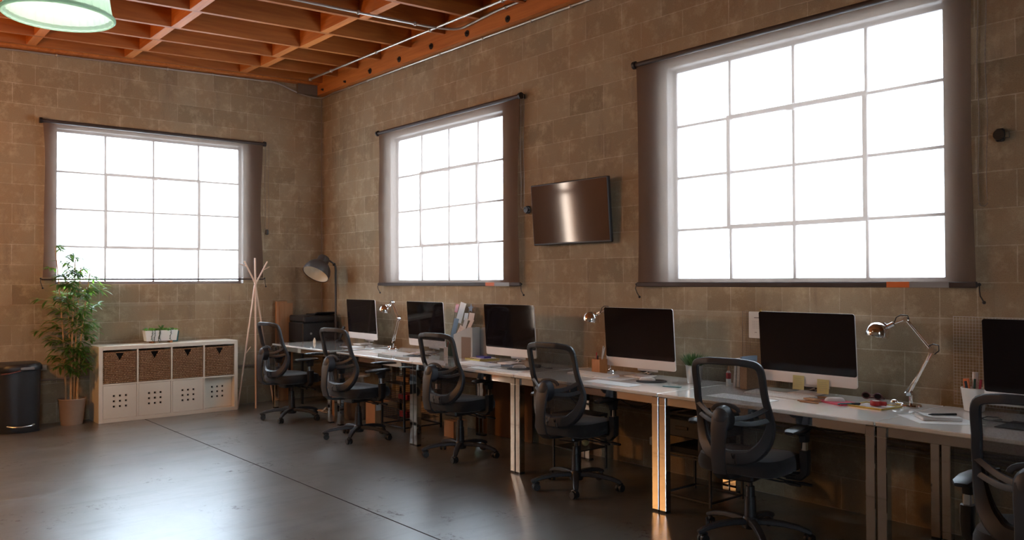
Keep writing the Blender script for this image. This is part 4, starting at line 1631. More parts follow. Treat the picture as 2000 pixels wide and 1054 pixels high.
# ------------------------------------------------------------------ desk lamps
def desk_lamp():
    t = thing('desk_lamp', '', 'lamp')
    # local frame: x along the wall, base foot at origin; total height 0.48
    m = MB()
    m.lathe([(0, 0), (.052, 0), (.054, .006), (.05, .014), (.02, .02), (0, .02)], n=32)
    m.tube([(-.035, 0, .011), (-.08, 0, .011)], [.022, .02], 14, ref=(0, 0, 1), flat=.45)
    m.ball((-.088, -.005, .0175), .022, 18, (1.1, 1, .78))
    m.cyl((0, 0, .015), (0, 0, .065), .011, n=16)
    m.build('lamp_foot', 'chrome', t)
    low = Vector((-.008, 0, .075)); elb = Vector((.115, 0, .315)); tip = Vector((-.022, 0, .478)); hj = Vector((-.115, 0, .44))
    m = MB()
    for y in (-.010, .010):
        m.tube([low + Vector((0, y, 0)), elb + Vector((0, y, 0))], .0048, 8)
        m.tube([low + Vector((-.022, y, .0)), low.lerp(elb, .55) + Vector((0, y, 0))], .003, 6)
    m.bb(-.022, .006, -.014, .014, .058, .084, .003)
    m.build('lower_arm', 'chrome', t)
    m = MB()
    for y in (-.011, .011):
        m.tube([elb + Vector((0, y, 0)), tip + Vector((0, y, 0))], .0048, 8)
    m.cyl(elb - Vector((0, .018, 0)), elb + Vector((0, .018, 0)), .015, n=18)
    m.build('upper_arm', 'chrome', t)
    m = MB()
    m.cyl(tip - Vector((0, .016, 0)), tip + Vector((0, .016, 0)), .012, n=16)
    m.tube([tip, tip.lerp(hj, .5), hj], [.006, .005, .006], 8)
    m.cyl(tip.lerp(hj, .72), hj + Vector((-.02, 0, -.012)), .014, n=16)
    m.build('head_joint', 'chrome', t)
    m = MB()
    pts = [elb + Vector((.012, 0, -.02)), elb + Vector((.035, .0, .0)), elb + Vector((.034, 0, .028)), elb + Vector((.005, 0, .034)), elb + Vector((-.02, 0, .022))]
    m.tube(pts, .0032, 6)
    pts = [tip + Vector((.014, 0, .0)), tip + Vector((.008, 0, .02)), tip + Vector((-.03, 0, .022)), tip + Vector((-.055, 0, .008)), hj + Vector((.02, 0, -.0))]
    m.tube(pts, .0032, 6)
    m.build('cable', 'black', t)
    hc = Vector((-.178, -.01, .398))
    axl = Vector((-.16, -.10, -1)).normalized()
    Rl = (-axl).to_track_quat('Z', 'Y').to_matrix()
    m = MB()
    m.shell([(.0615, -.022), (.0625, -.018), (.0625, .0), (.058, .022), (.046, .043), (.026, .056), (.004, .060)], .0016, hc, 40, Rl)
    m.build('lamp_shade', 'chrome', t)
    m = MB()
    m.tube([hj + Vector((-.015, 0, -.01)), hc + Rl @ Vector((.0, .0, .05)) + Vector((.02, 0, 0))], .013, 12)
    m.build('shade_neck', 'chrome', t)
    MB().ball(hc + Rl @ Vector((0, 0, -.0)), .028, 16).build('bulb', 'whitepl', t)
    return t


dl = desk_lamp()
for i, (x, y, a, lb) in enumerate([(7.43, -.30, 0, 'chrome arm lamp standing right of the monitor with sticky notes'),
                                   (5.18, -.33, 4, 'chrome arm lamp whose head shows left of the monitor by the pencil cup'),
                                   (2.20, -.34, -6, 'chrome arm lamp between the two computers nearest the corner')]):
    o = dl if i == 0 else dup(dl, (0, 0, 0), 0)
    o.location = (x, y, DT + .0005)
    o.rotation_euler = (0, 0, R(a))
    if i == 1:
        o.location = (5.115, -.225, DT + .0005)
    o['label'] = lb
    o['group'] = 'chrome desk lamps'


# ------------------------------------------------------------------ keyboards, mice, mats
def keyboard():
    t = thing('keyboard', '', 'keyboard')
    m = MB()
    m.prism([(-.062, .001), (.062, .001), (.062, .014), (-.062, .005)], -.215, .215, 'x')
    m.build('keyboard_body', 'alu', t)
    k = MB()
    for r_ in range(6):
        n = 14 if r_ else 10
        for c in range(n):
            w = .43 / 14
            x = -.215 + w * (c + .5) + .0
            if r_ == 0:
                ww = [1, 1, 1, 1.3, 5, 1.3, 1, 1, .7, .7]
                x = -.2145 + w * (sum(ww[:c]) + ww[c] / 2)
                wd_ = w * ww[c]
            else:
                wd_ = w
            y = -.051 + r_ * .0203
            z = .0055 + (y + .062) / .124 * .009
            k.bb(x - wd_ / 2 + .0012, x + wd_ / 2 - .0012, y - .0085, y + .0085, z, z + .003)
    k.build('keys', 'keys', t, smooth=0)
    return t


kb = keyboard()
for i, (x, y, a, lb) in enumerate([(6.72, -.455, -4, 'white keyboard in front of the monitor with sticky notes'),
                                   (4.03, -.645, -3, 'white keyboard in front of the computer beside the grey file holders'),
                                   (5.20, -.50, -3, 'white keyboard near the bamboo pencil cup, partly behind a chair back'),
                                   (2.72, -.62, -4, 'white keyboard beside the dark mouse mat near the corner lamp')]):
    o = kb if i == 0 else dup(kb, (0, 0, 0), 0)
    o.location = (x, y, DT + .0005)
    o.rotation_euler = (0, 0, R(a))
    o['label'] = lb
    o['group'] = 'white keyboards on the desks'


def mouse_at(x, y, z, a, lb):
    def f(u, v):
        q = (u - .5) * 2
        w = (v - .5) * 2
        px, py = q * .029 * math.sqrt(max(0, 1 - .75 * w ** 4)), w * .056
        h = .021 * (max(0, 1 - q ** 4)) ** .5 * (max(0, 1 - w ** 4)) ** .5
        return (px, py, h)
    m = MB()
    m.grid(f, 14, 16)
    m.prism([(.028 * math.cos(k * PI / 8) , .055 * math.sin(k * PI / 8)) for k in range(16)], 0, .0015, 'z')
    o = tag(m.build('computer_mouse', 'whitepl'), lb, 'mouse')
    o.location = (x, y, z)
    o.rotation_euler = (0, 0, R(a))
    return o


def flat_item(name, mat, lb, cat, pts, z, h, group=None):
    """thin slab from polygon points"""
    cx = sum(p[0] for p in pts) / len(pts)
    cy = sum(p[1] for p in pts) / len(pts)
    m = MB()
    m.prism([(p[0] - cx, p[1] - cy) for p in pts], 0, h, 'z')
    o = tag(m.build(name, mat, smooth=0), lb, cat, group)
    o.location = (cx, cy, z)
    return o


def rect(cx, cy, w, d, a=0):
    c, s_ = math.cos(R(a)), math.sin(R(a))
    return [(cx + x * c - y * s_, cy + x * s_ + y * c) for x, y in ((-w / 2, -d / 2), (w / 2, -d / 2), (w / 2, d / 2), (-w / 2, d / 2))]


def circ(cx, cy, r_, n=36):
    return [(cx + r_ * math.cos(2 * PI * k / n), cy + r_ * math.sin(2 * PI * k / n)) for k in range(n)]


T0 = DT + .0005
flat_item('mouse_mat', 'blackmat', 'round black mouse mat in front of the computer by the file holders', 'mouse mat', circ(4.50, -.605, .105), T0, .003)
mouse_at(4.455, -.575, T0 + .0032, -60, 'white mouse on the round black mat')
flat_item('mouse_mat', 'blackmat', 'round black mouse mat on the desk left of the zinc grass pot', 'mouse mat', circ(5.735, -.47, .105), T0, .003)
mouse_at(5.685, -.455, T0 + .0032, -60, 'white mouse on the black mat left of the zinc grass pot')
flat_item('mouse_mat', 'blackmat', 'dark mouse mat on the desk near the corner lamp', 'mouse mat', rect(2.97, -.56, .20, .16, 10), T0, .003)
mouse_at(2.90, -.545, T0 + .0032, -70, 'pale mouse on the dark mat near the corner lamp')
flat_item('mouse_mat', 'blackmat', 'dark grey rectangular mat on the desk at the frame edge', 'mouse mat', rect(8.14, -.52, .34, .24, 0), T0, .003)
flat_item('notebook', 'crimson', 'crimson notebook lying under the white mouse, right of the sticky notes', 'notebook', rect(7.095, -.46, .20, .135, -20), T0, .008)
mouse_at(7.07, -.452, T0 + .0085, -60, 'white mouse resting on the crimson notebook')


def pen(name, p0, p1, r_, mat, lb, cap=None):
    p0, p1 = Vector(p0), Vector(p1)
    t = thing(name, lb, 'pen', p0)
    d = p1 - p0
    MB().tube([Vector((0, 0, 0)), d * .12, d * .13, d], [r_ * .35, r_ * .9, r_, r_], 10).build('barrel', mat, t)
    MB().tube([d * .62, d * 1.02], r_ * 1.12, 10).build('pen_cap', cap or mat, t)
    return t


pen('marker_pen', (7.145, -.56, T0 + .008), (7.215, -.455, T0 + .008), .0065, 'teal', 'dark teal marker lying at the end of the crimson notebook', 'black')
for i, (a, b, mt, lb) in enumerate([((6.90, -.56), (7.02, -.50), 'tan_wood', 'orange-brown pencil at the near corner of the crimson notebook'),
                                    ((6.93, -.585), (7.04, -.575), 'tan_wood', 'orange-brown ruler stick nearest the desk edge by the crimson notebook'),
                                    ((6.86, -.36), (7.01, -.31), 'tan_wood', 'brown pencil lying below the second sticky note')]):
    o = tag(MB().tube([(a[0], a[1], T0 + .004), (b[0], b[1], T0 + .004)], .004, 6).build('pencil', mt), lb, 'pencil')
flat_item('card_box', 'card', 'small orange card packet beside the crimson notebook', 'packet', rect(6.965, -.515, .085, .05, -20), T0 + .009, .008)

# sticky notes on the monitor
for (x, z, a, lb) in ((6.72, .795, -1, 'yellow sticky note, left one on the monitor chin, with handwriting'), (6.885, .785, 2, 'yellow sticky note, right one on the monitor chin, with handwriting')):
    t = thing('sticky_note', lb, 'sticky note', (x, -.2455 if x < 6.8 else -.250, z), R(-1.5))
    MB().grid(lambda u, v: ((u - .5) * .078, -.006 * (1 - v) ** 2, (v - .5) * .085), 6, 6, .0006).build('note_paper', 'yellow', t)
    m = MB()
    for k in range(5):
        zz = .025 - k * .012
        w = [.05, .062, .055, .06, .035][k]
        pts = [(-.031 + w * q / 14, -.0014 - .006 * (.5 - zz / .085) ** 2 - .0003, zz + .0016 * math.sin(q * 2.3 + k)) for q in range(15)]
        m.tube(pts, .0005, 4)
    m.build('handwriting', 'print', t)

# ------------------------------------------------------------------ stationery and plants on the desks
# bamboo pencil cup
pc = thing('pencil_cup', 'orange-brown wooden pencil cup beside the second lamp', 'pencil cup', (5.13, -.355, T0))
m = MB()
for sx, sy, w, d in ((-1, 0, .006, .084), (1, 0, .006, .084), (0, -1, .072, .006), (0, 1, .072, .006)):
    m.bb(sx * .039 - w / 2, sx * .039 + w / 2, sy * .039 - d / 2, sy * .039 + d / 2, 0, .105, .001)
m.bb(-.036, .036, -.036, .036, 0, .006)
m.build('cup_body', 'cupwood', pc)
for i, (dx, dy, lx, ly, H, mt, lb) in enumerate([(-.02, 0, -.012, 0, .15, 'red', 'red pen standing in the wooden pencil cup'),
                                                 (.0, .01, .03, .0, .20, 'zinc', 'silver pen leaning tallest out of the wooden pencil cup'),
                                                 (.01, -.01, .045, .01, .19, 'zinc', 'second silver pen leaning out of the wooden pencil cup'),
                                                 (-.005, -.015, .01, -.01, .13, 'black', 'black pen standing short in the wooden pencil cup')]):
    pen('pen', (5.13 + dx, -.355 + dy, T0 + .008), (5.13 + dx + lx, -.355 + dy + ly, T0 + H), .0045, mt, lb)

# zinc pot with grass
gp = thing('grass_pot', 'zinc bucket pot with short green grass between two computers', 'plant', (5.985, -.32, T0))
m = MB()
m.shell([(.046, 0), (.049, .02), (.0505, .03), (.0505, .036), (.052, .046), (.0535, .056), (.0535, .062), (.0575, .112), (.0605, .118), (.058, .122)], .002, n=36)
m.build('bucket', 'zinc', gp)
MB().cyl((0, 0, .0), (0, 0, .105), .044, .054, 32).build('soil', 'soil', gp)
m = MB()
rnd = random.Random(5)
for k in range(260):
    a = rnd.uniform(0, 2 * PI)
    r0 = .045 * math.sqrt(rnd.random())
    tilt = .15 + r0 * 14
    leaf(m, (r0 * math.cos(a), r0 * math.sin(a), .10), (math.cos(a) * tilt, math.sin(a) * tilt, 1), rnd.uniform(.085, .14), rnd.uniform(.002, .0036), droop=.12, n=3)
m.build('grass_blades', 'grassleaf', gp)

# upright books and a red bottle, left of the fifth computer
for i, (x, w, d, H, mt, lean, lb) in enumerate([(6.285, .012, .15, .185, 'paper', 4, 'white-spined book standing leftmost of the upright books'),
                                                (6.310, .018, .14, .19, 'pinkpaper', 3, 'cream book standing second among the upright books'),
                                                (6.340, .014, .17, .20, 'bluegrey', 2, 'blue-grey book standing upright behind the tan folder')]):
    t = thing('book', lb, 'book', (x, -.22, T0), 0, 'books standing left of the noted computer')
    m = MB()
    rm = Matrix.Rotation(R(lean), 4, 'Y')
    m = MB(rm)
    m.bb(-w / 2, -w / 2 + .0015, -d / 2, d / 2, 0.001, H); m.bb(w / 2 - .0015, w / 2, -d / 2, d / 2, 0.001, H); m.bb(-w / 2, w / 2, -d / 2 - .0015, -d / 2, 0.001, H)
    m.build('cover', mt, t, smooth=0)
    m = MB(rm)
    m.bb(-w / 2 + .0016, w / 2 - .0016, -d / 2, d / 2 - .003, .004, H - .003)
    m.build('pages', 'paper', t, smooth=0)
o = thing('magazine_folder', 'tan card folder box standing in front of the blue-grey book', 'folder', (6.400, -.285, T0))
m = MB()
m.bb(-.026, .026, -.075, -.072, 0, .14); m.bb(-.026, .026, .072, .075, 0, .14); m.bb(-.026, -.023, -.072, .072, 0, .14); m.bb(.023, .026, -.072, .072, 0, .14); m.bb(-.026, .026, -.075, .075, 0, .003)
m.build('folder_body', 'card', o, smooth=0)
MB().bb(-.018, .018, -.066, .066, .004, .13).build('papers', 'pinkpaper', o)
o = thing('glue_bottle', 'small red and white bottle left of the upright books', 'bottle', (6.245, -.30, T0))
MB().lathe([(0, 0), (.015, 0), (.016, .01), (.016, .09), (.009, .10), (.007, .103), (0, .103)], n=24).build('bottle_body', 'whitepl', o)
MB().lathe([(.0162, .05), (.0165, .051), (.0165, .088), (.0162, .089)], n=24).build('red_label', 'red', o)
MB().cyl((0, 0, .103), (0, 0, .13), .008, .005, 16).build('cap', 'card', o)
flat_item('scissors_blade', 'teal', 'teal folded card on the desk seen through the chair mesh', 'card', rect(6.02, -.60, .12, .03, 15), T0, .004).name = 'folded_card'


# wire grid boards
def wire_board(name, loc, w, h, lean, mat, lb, sp=.0165, rz=0):
    t = thing(name, lb, 'wire board', loc, rz)
    Rm = Matrix.Rotation(R(-lean), 4, 'X')
    m = MB(Rm)
    nx, nz = max(1, round(w / sp)), max(1, round(h / sp))
    for i in range(nx + 1):
        x = w * i / nx
        m.bb(x - .0008, x + .0008, -.0008, .0008, 0, h)
    for j_ in range(nz + 1):
        z = h * j_ / nz
        m.bb(0, w, .0008, .0024, z - .0008, z + .0008)
    m.build('wire_grid', mat, t, smooth=0)
    m = MB(Rm)
    m.tube([(0, 0, 0), (w, 0, 0), (w, 0, h), (0, 0, h)], .0024, 6, closed=True)
    m.build('wire_border', mat, t)
    return t


wire_board('wire_board', (6.17, -.03, T0 + .0035), .46, .478, 0, 'darkwire', 'beige wire grid board behind the computer with sticky notes')
wire_board('wire_board', (7.545, -.03, T0 + .0035), .55, .485, 0, 'wire', 'white wire grid board on the wall behind the frame-edge computer')
wire_board('wire_board', (2.865, -.145, T0 + .003), .32, .47, 0, 'darkwire', 'wire grid board covered in papers between two computers').rotation_euler = (R(-12), R(3), 0)
# calendar
t = thing('wall_calendar', 'white calendar sheet clipped to the wire board left of the noted computer', 'calendar', (6.30, -.048, 1.125))
MB().prism(rrect(.135, .178, .008, 3, 0, 0), -.0008, .0008, 'y').build('calendar_sheet', 'paper', t)
m = MB()
m.bb(-.025, .02, -.0015, -.0009, .045, .052)
for r_ in range(5):
    for c in range(6):
        m.bb(-.036 + c * .013, -.031 + c * .013, -.0015, -.0009, .022 - r_ * .011, .0245 - r_ * .011)
m.bb(-.022, -.004, -.0015, -.0009, -.052, -.048)
m.build('printing', 'print', t, smooth=0)
m = MB()
m.bb(.02, .034, -.008, .006, .078, .096, .003)
m.tube([(.027, -.004, .096), (.02, -.004, .108), (.034, -.004, .108)], .003, 6, closed=True)
m.build('brass_clip', 'gold', t)
# papers pinned on the leaning board
LB = Matrix.Rotation(R(12), 4, 'X')


def pin(name, x, z, w, h, a, mat, lb, off=.0, cat='paper'):
    t = thing(name, lb, cat, (x, -.160 + (z - T0) * .2125 - off, z))
    l_ = Matrix.Rotation(R(-12), 4, 'X') @ Matrix.Rotation(R(a), 4, 'Y')
    MB(l_).bb(-w / 2, w / 2, -.0006, .0006, -h / 2, h / 2).build('sheet', mat, t, smooth=0)
    return t, l_


pin('paper_strip', 3.005, 1.12, .095, .20, 10, 'paper', 'long white paper pinned at the top of the papered wire board', .002)
pin('paper_card', 2.925, 1.16, .05, .08, 6, 'red', 'red card at the top corner of the papered wire board', .001)
t, l_ = pin('paper_card', 3.150, 1.165, .03, .03, -5, 'bluegrey', 'blue star-shaped card on the papered wire board', .001)
MB(l_).prism([(q_ * math.cos(R(90 + 36 * k)), q_ * math.sin(R(90 + 36 * k))) for k in range(10) for q_ in [(.045 if k % 2 == 0 else .022)]], -.0008, .0008, 'y').build('star', 'bluegrey', t, smooth=0)
pin('paper_card', 3.10, 1.085, .06, .07, 0, 'whitepl', 'bright white card in the middle of the papered wire board', .003)
pin('paper_card', 3.185, 1.085, .085, .075, 3, 'pinkpaper', 'cream card at the right side of the papered wire board', .003)
pin('paper_strip', 2.945, .945, .075, .24, 6, 'bluegrey', 'pale blue paper low on the papered wire board', .003)
pin('paper_strip', 3.10, .99, .055, .16, 12, 'pinkpaper', 'cream strip below the bright white card of the papered board', .004)
pin('paper_strip', 3.18, .99, .05, .17, 26, 'pinkpaper', 'slanting cream strip beside the file holders', .006)
t, l_ = pin('patterned_ruler', 3.125, .876, .085, .27, 24, 'pinkpaper', 'cream strip printed with rows of small symbols, leaning by the file holder', .085, 'ruler')
m = MB(l_)
rnd = random.Random(8)
for r_ in range(11):
    for c in range(4):
        if rnd.random() < .8:
            x = -.032 + c * .021
            z = -.12 + r_ * .023
            m.tube([(x + .005 * math.cos(k), -.0012, z + .006 * math.sin(k)) for k in range(6)], .0009, 4, closed=True)
m.build('printed_symbols', 'inkred', t)
o = thing('pen_box', 'white pen box with red scissors behind the chair, left of the patterned strip', 'pen box', (3.135, -.32, T0))
m = MB()
m.bb(-.035, .035, -.03, .03, 0, .003); m.bb(-.035, -.032, -.03, .03, .003, .075); m.bb(.032, .035, -.03, .03, .003, .075); m.bb(-.032, .032, -.03, -.027, .003, .075); m.bb(-.032, .032, .027, .03, .003, .075)
m.build('box_body', 'pinkpaper', o, smooth=0)
o = tag(MB().add([(-.014, -.004, 0), (.014, -.004, 0), (0, -.004, .12), (-.014, .004, 0), (.014, .004, 0), (0, .004, .12)], [(0, 1, 2), (5, 4, 3), (0, 3, 4, 1), (1, 4, 5, 2), (2, 5, 3, 0)]).build('scissor_handle', 'red'), 'red pointed scissor sleeve in the white pen box', 'scissors')
o.name = 'scissors'
o.location = (3.125, -.32, T0 + .004)
o = tag(MB().tube([(.0, 0, 0), (.0, 0, .10)], .008, 10).ball((0, 0, .10), .009, 10).build('marker_pen', 'purple'), 'blue marker in the white pen box', 'marker')
o.location = (3.152, -.318, T0 + .004)
o = tag(MB().lathe([(0, 0), (.03, 0), (.034, .01), (.032, .10), (.02, .125), (0, .126)], n=20).build('green_bottle', 'green'), 'dark green bottle in front of the grey file holder', 'bottle')
o.location = (3.235, -.36, T0)


# file holders
def file_holder(x, y, a, mat, lb):
    t = thing('file_holder', lb, 'file holder', (x, y, T0), R(a), 'upright file holders')
    m = MB()
    w, d, h = .09, .26, .28
    side = [(-d / 2, 0), (d / 2, 0), (d / 2, h), (d * .30, h), (-d / 2, h * .74)]
    m.prism(side, -w / 2, -w / 2 + .003, 'x')
    m.prism(side, w / 2 - .003, w / 2, 'x')
    m.bb(-w / 2 + .003, w / 2 - .003, -d / 2, d / 2, 0, .003)
    m.bb(-w / 2 + .003, w / 2 - .003, d / 2 - .003, d / 2, .003, h)
    m.bb(-w / 2 + .003, w / 2 - .003, -d / 2, -d / 2 + .003, .003, h * .74)
    m.build('holder_body', mat, t, smooth=0)
    return t


file_holder(3.45, -.345, -86, 'frosted', 'frosted pale file holder standing in front, with a brown sheet in it')
f2 = file_holder(3.53, -.235, -88, 'greyplastic', 'grey file holder standing behind the frosted one, next to the computer')
MB().bb(-.020, .030, -.10, .11, .004, .245).build('brown_cards', 'card', f2)
f1 = [o_ for o_ in COL.objects if o_.name == 'file_holder'][0]
MB().bb(.0451, .0457, -.02, .11, .0, .19).build('brown_sheet', pmat('taupe_sheet', (.20, .13, .085, 1), .7), f1)

# magazines in front of the third computer
z = T0
for i, (mt, w, d, a, cx, cy, h, lb) in enumerate([('gold', .27, .20, -8, 3.665, -.335, .010, 'yellow-brown magazine, lowest of the stack beside the computer'),
                                                   ('pinkpaper', .22, .16, -12, 3.66, -.325, .006, 'cream magazine in the middle of the stack beside the computer'),
                                                   ('purple', .14, .07, -6, 3.70, -.345, .014, 'violet-blue box on top of the magazines')]):
    o = flat_item('magazine' if i < 2 else 'small_box', mt, lb, 'magazine' if i < 2 else 'box', rect(cx, cy, w, d, a), z, h)
    z += h + .0004
MB_ = flat_item('leaflet', 'bluegrey', 'pale blue leaflet on the stand foot of the computer by the file holders', 'leaflet', rect(4.30, -.53, .20, .12, 8), T0, .003)
o = tag(MB().bb(-.03, .03, -.02, .02, 0, .025, .006).tube([(.03, 0, .012), (.07, .01, .006), (.12, -.01, .004), (.16, .02, .004)], .003, 6).build('power_adapter', 'black'), 'black power adapter with cable right of the computer by the file holders', 'adapter')
o.location = (4.52, -.44, T0)
# loose papers
for (pts, lb) in [(rect(2.36, -.62, .30, .21, 12), 'white paper sheet near the desk edge before the second computer'),
                  (rect(2.18, -.50, .21, .15, 5), 'small white pad behind the loose sheet near the corner lamp'),
                  (rect(1.62, -.50, .25, .18, -6), 'white sheet in front of the computer nearest the corner'),
                  (rect(5.62, -.74, .42, .14, 0), 'long white sheet at the desk edge before the round black mat'),
                  (rect(5.42, -.50, .26, .19, 3), 'white sheet left of the round mat by the zinc pot'),
                  (rect(6.62, -.70, .40, .17, -3), 'white sheet at the desk edge in front of the keyboard with sticky-note monitor'),
                  (rect(4.42, -.80, .55, .12, 0), 'white desk pad strip at the edge before the round mat')]:
    flat_item('paper_sheet', 'paper', lb, 'paper', pts, T0, .0012)
o = tag(MB().grid(lambda u, v: (.14 * (u - .5), .10 * (v - .5), .012 * math.sin(PI * u)), 8, 4, .0015).build('open_leaflet', 'paper'), 'curled white leaflet beside the dark mat near the corner lamp', 'leaflet')
o.location = (2.83, -.50, T0 + .001)
# frame and tape
t = thing('picture_frame', 'thin gold frame lying flat on the desk under the red tape', 'frame', (7.29, -.44, T0), R(-8))
m = MB()
w, d, b = .22, .19, .014
m.bb(-w / 2, w / 2, -d / 2, -d / 2 + b, 0, .008, .001); m.bb(-w / 2, w / 2, d / 2 - b, d / 2, 0, .008, .001)
m.bb(-w / 2, -w / 2 + b, -d / 2 + b, d / 2 - b, 0, .008, .001); m.bb(w / 2 - b, w / 2, -d / 2 + b, d / 2 - b, 0, .008, .001)
m.build('frame_border', 'gold', t)
MB().bb(-w / 2 + b, w / 2 - b, -d / 2 + b, d / 2 - b, .001, .003).build('frame_sheet', 'paper', t)
t = thing('tape_dispenser', 'red tape dispenser sitting on the gold frame', 'tape dispenser', (7.305, -.445, T0 + .0085), R(20))
m = MB()
m.lathe([(.012, 0), (.028, 0), (.030, .003), (.030, .021), (.028, .024), (.012, .024)], n=28)
m.bb(.015, .055, -.012, .012, 0, .022, .004)
m.build('dispenser_body', 'red', t)
MB().lathe([(.012, .0245), (.018, .0245), (.018, .026), (.012, .026)], n=24).build('tape_roll', 'paper', t)
# sunglasses / hair band
t = thing('dark_glasses', 'folded dark glasses at the back of the desk near the wall', 'glasses', (7.16, -.20, T0))
m = MB()
for x in (-.035, .035):
    m.tube([(x + .024 * math.cos(a), 0, .022 + .018 * math.sin(a)) for a in [2 * PI * k / 14 for k in range(14)]], .0032, 6, closed=True)
m.tube([(-.012, 0, .028), (.012, 0, .028)], .0028, 6)
m.tube([(.058, 0, .028), (.062, .03, .008), (-.04, .035, .004)], .0026, 6)
m.tube([(-.058, 0, .028), (-.060, .045, .008), (.05, .05, .004)], .0026, 6)
m.build('glasses_frame', pmat('maroon_frame', (.09, .02, .025, 1), .3), t)
m = MB()
for x in (-.035, .035):
    m.add([(x + .022 * math.cos(2 * PI * k / 14), 0, .022 + .016 * math.sin(2 * PI * k / 14)) for k in range(14)], [tuple(range(14))])
m.build('lens', 'screen', t)
# notepad and pen
flat_item('paper_sheet', 'paper', 'white sheet under the thick notepad', 'paper', [(7.50, -.62), (7.70, -.80), (7.93, -.62), (7.70, -.44)], T0, .0012)
t = thing('notepad', 'thick white notepad with curled corner lying on a sheet, pen on top', 'notepad', (7.70, -.605, T0 + .0014), R(40))
m = MB()
m.bb(-.09, .09, -.07, .07, 0, .016, .002)
m.build('page_block', 'paper', t)
MB().grid(lambda u, v: (-.09 + .18 * u, -.07 + .14 * v, .0165 + .012 * max(0, (.35 - u) / .35) ** 2), 10, 4, .0006).build('top_sheet', 'paper', t)
MB().bb(.07, .088, -.068, .068, -.0008, .0005).build('teal_backing', 'teal', t)
pen('pen', (7.675, -.655, T0 + .026), (7.765, -.555, T0 + .026), .0055, 'black', 'black pen lying across the thick notepad')
o = tag(MB().tube([(0.0, 0, .004), (.03, .03, .006), (.0, .07, .01), (-.05, .06, .008), (-.06, .01, .004), (-.02, -.012, .004), (.06, -.02, .004), (.16, .0, .004), (.3, .06, .004)], .0028, 6).build('cable', 'black'), 'thin black cable looping on the desk right of the notepad', 'cable')
o.location = (7.90, -.46, T0)
# white pot with pens
t = thing('pen_pot', 'white round pot full of pens in front of the white wire board', 'pen pot', (7.715, -.20, T0))
MB().shell([(.042, 0), (.048, .004), (.062, .115), (.064, .12), (.062, .124)], .004, n=32).build('pot_wall', 'whitepl', t)
MB().cyl((0, 0, 0), (0, 0, .008), .042, n=32).build('pot_base', 'whitepl', t)
for k, (dx, dy, lx, ly, H, r_, mt, lb) in enumerate([(-.025, -.005, -.012, 0, .165, .014, 'orange', 'orange highlighter standing in the white round pot'),
                                             (-.005, .012, .006, .005, .20, .013, 'whitepl', 'white glue stick rising tallest from the white round pot'),
                                             (.018, -.01, .02, 0, .165, .006, 'crimson', 'crimson pen leaning in the white round pot'),
                                             (.022, .012, .03, .01, .185, .005, 'pinkpaper', 'pink-beige pen leaning in the white round pot'),
                                             (.005, -.022, .012, -.012, .17, .005, 'green', 'green pen standing in the white round pot'),
                                             (-.01, -.025, -.02, -.008, .155, .006, 'black', 'black pen standing in the white round pot')]):
    a = (7.715 + dx, -.20 + dy, T0 + .0095)
    pen('pen', a, (a[0] + lx, a[1] + ly, T0 + H), r_, mt, lb)
# handset and tiny bottle near the corner
t = thing('cordless_phone', 'black cordless phone leaning in its cradle beside the corner computer', 'phone', (0.90, -.26, T0))
MB().lathe([(0, 0), (.045, 0), (.045, .012), (.03, .03), (0, .032)], n=24).build('cradle', 'black', t)
MB().tube([(0, 0, .02), (.015, .02, .09), (.035, .045, .18)], [.018, .024, .020], 10, ref=(0, 1, 0), flat=.55).build('handset', 'black', t)
t = thing('small_bottle', 'tiny pale bottle standing on the desk end before the printer', 'bottle', (0.80, -.52, T0))
MB().lathe([(0, 0), (.014, 0), (.015, .03), (.008, .045), (.008, .055), (0, .056)], n=18).build('bottle_body', 'lampin', t)
t = thing('webcam', 'small dark gadget with blue light beside the tiny bottle', 'gadget', (0.86, -.42, T0))
MB().ball((0, 0, .035), .018, 14).cyl((0, 0, 0), (0, 0, .025), .014, .008, 14).build('gadget_body', 'black', t)

# ------------------------------------------------------------------ under the desks
def wire_cart(x, y, lb):
    t = thing('drawer_trolley', lb, 'drawer trolley', (x, y, 0))
    w, d, h = .40, .42, .62
    m = MB()
    for sx in (-1, 1):
        for sy in (-1, 1):
            m.bb(sx * w / 2 - .008, sx * w / 2 + .008, sy * d / 2 - .008, sy * d / 2 + .008, 0, h)
        m.bb(sx * w / 2 - .006, sx * w / 2 + .006, -d / 2, d / 2, .03, .042)
        m.bb(sx * w / 2 - .006, sx * w / 2 + .006, -d / 2, d / 2, h - .012, h)
    for sy in (-1, 1):
        m.bb(-w / 2, w / 2, sy * d / 2 - .006, sy * d / 2 + .006, h - .012, h)
        m.bb(-w / 2, w / 2, sy * d / 2 - .006, sy * d / 2 + .006, .03, .042)
    m.build('frame', 'black', t, smooth=0)
    for z in (.10, .27, .44):
        b = MB()
        n = 14
        for i in range(n + 1):
            xx = -w / 2 + .02 + (w - .04) * i / n
            b.bb(xx - .0012, xx + .0012, -d / 2, d / 2 - .01, z, z + .0024)
            b.bb(xx - .0012, xx + .0012, -d / 2, -d / 2 + .0024, z, z + .11)
        for i in range(6):
            zz = z + .02 * i
            b.bb(-w / 2 + .02, w / 2 - .02, -d / 2 - .001, -d / 2 + .0014, zz, zz + .0024)
            b.bb(w / 2 - .021, w / 2 - .0186, -d / 2, d / 2 - .01, zz, zz + .0024)
            b.bb(-w / 2 + .0186, -w / 2 + .021, -d / 2, d / 2 - .01, zz, zz + .0024)
        b.build('basket_drawer', 'black', t, smooth=0)
    return t


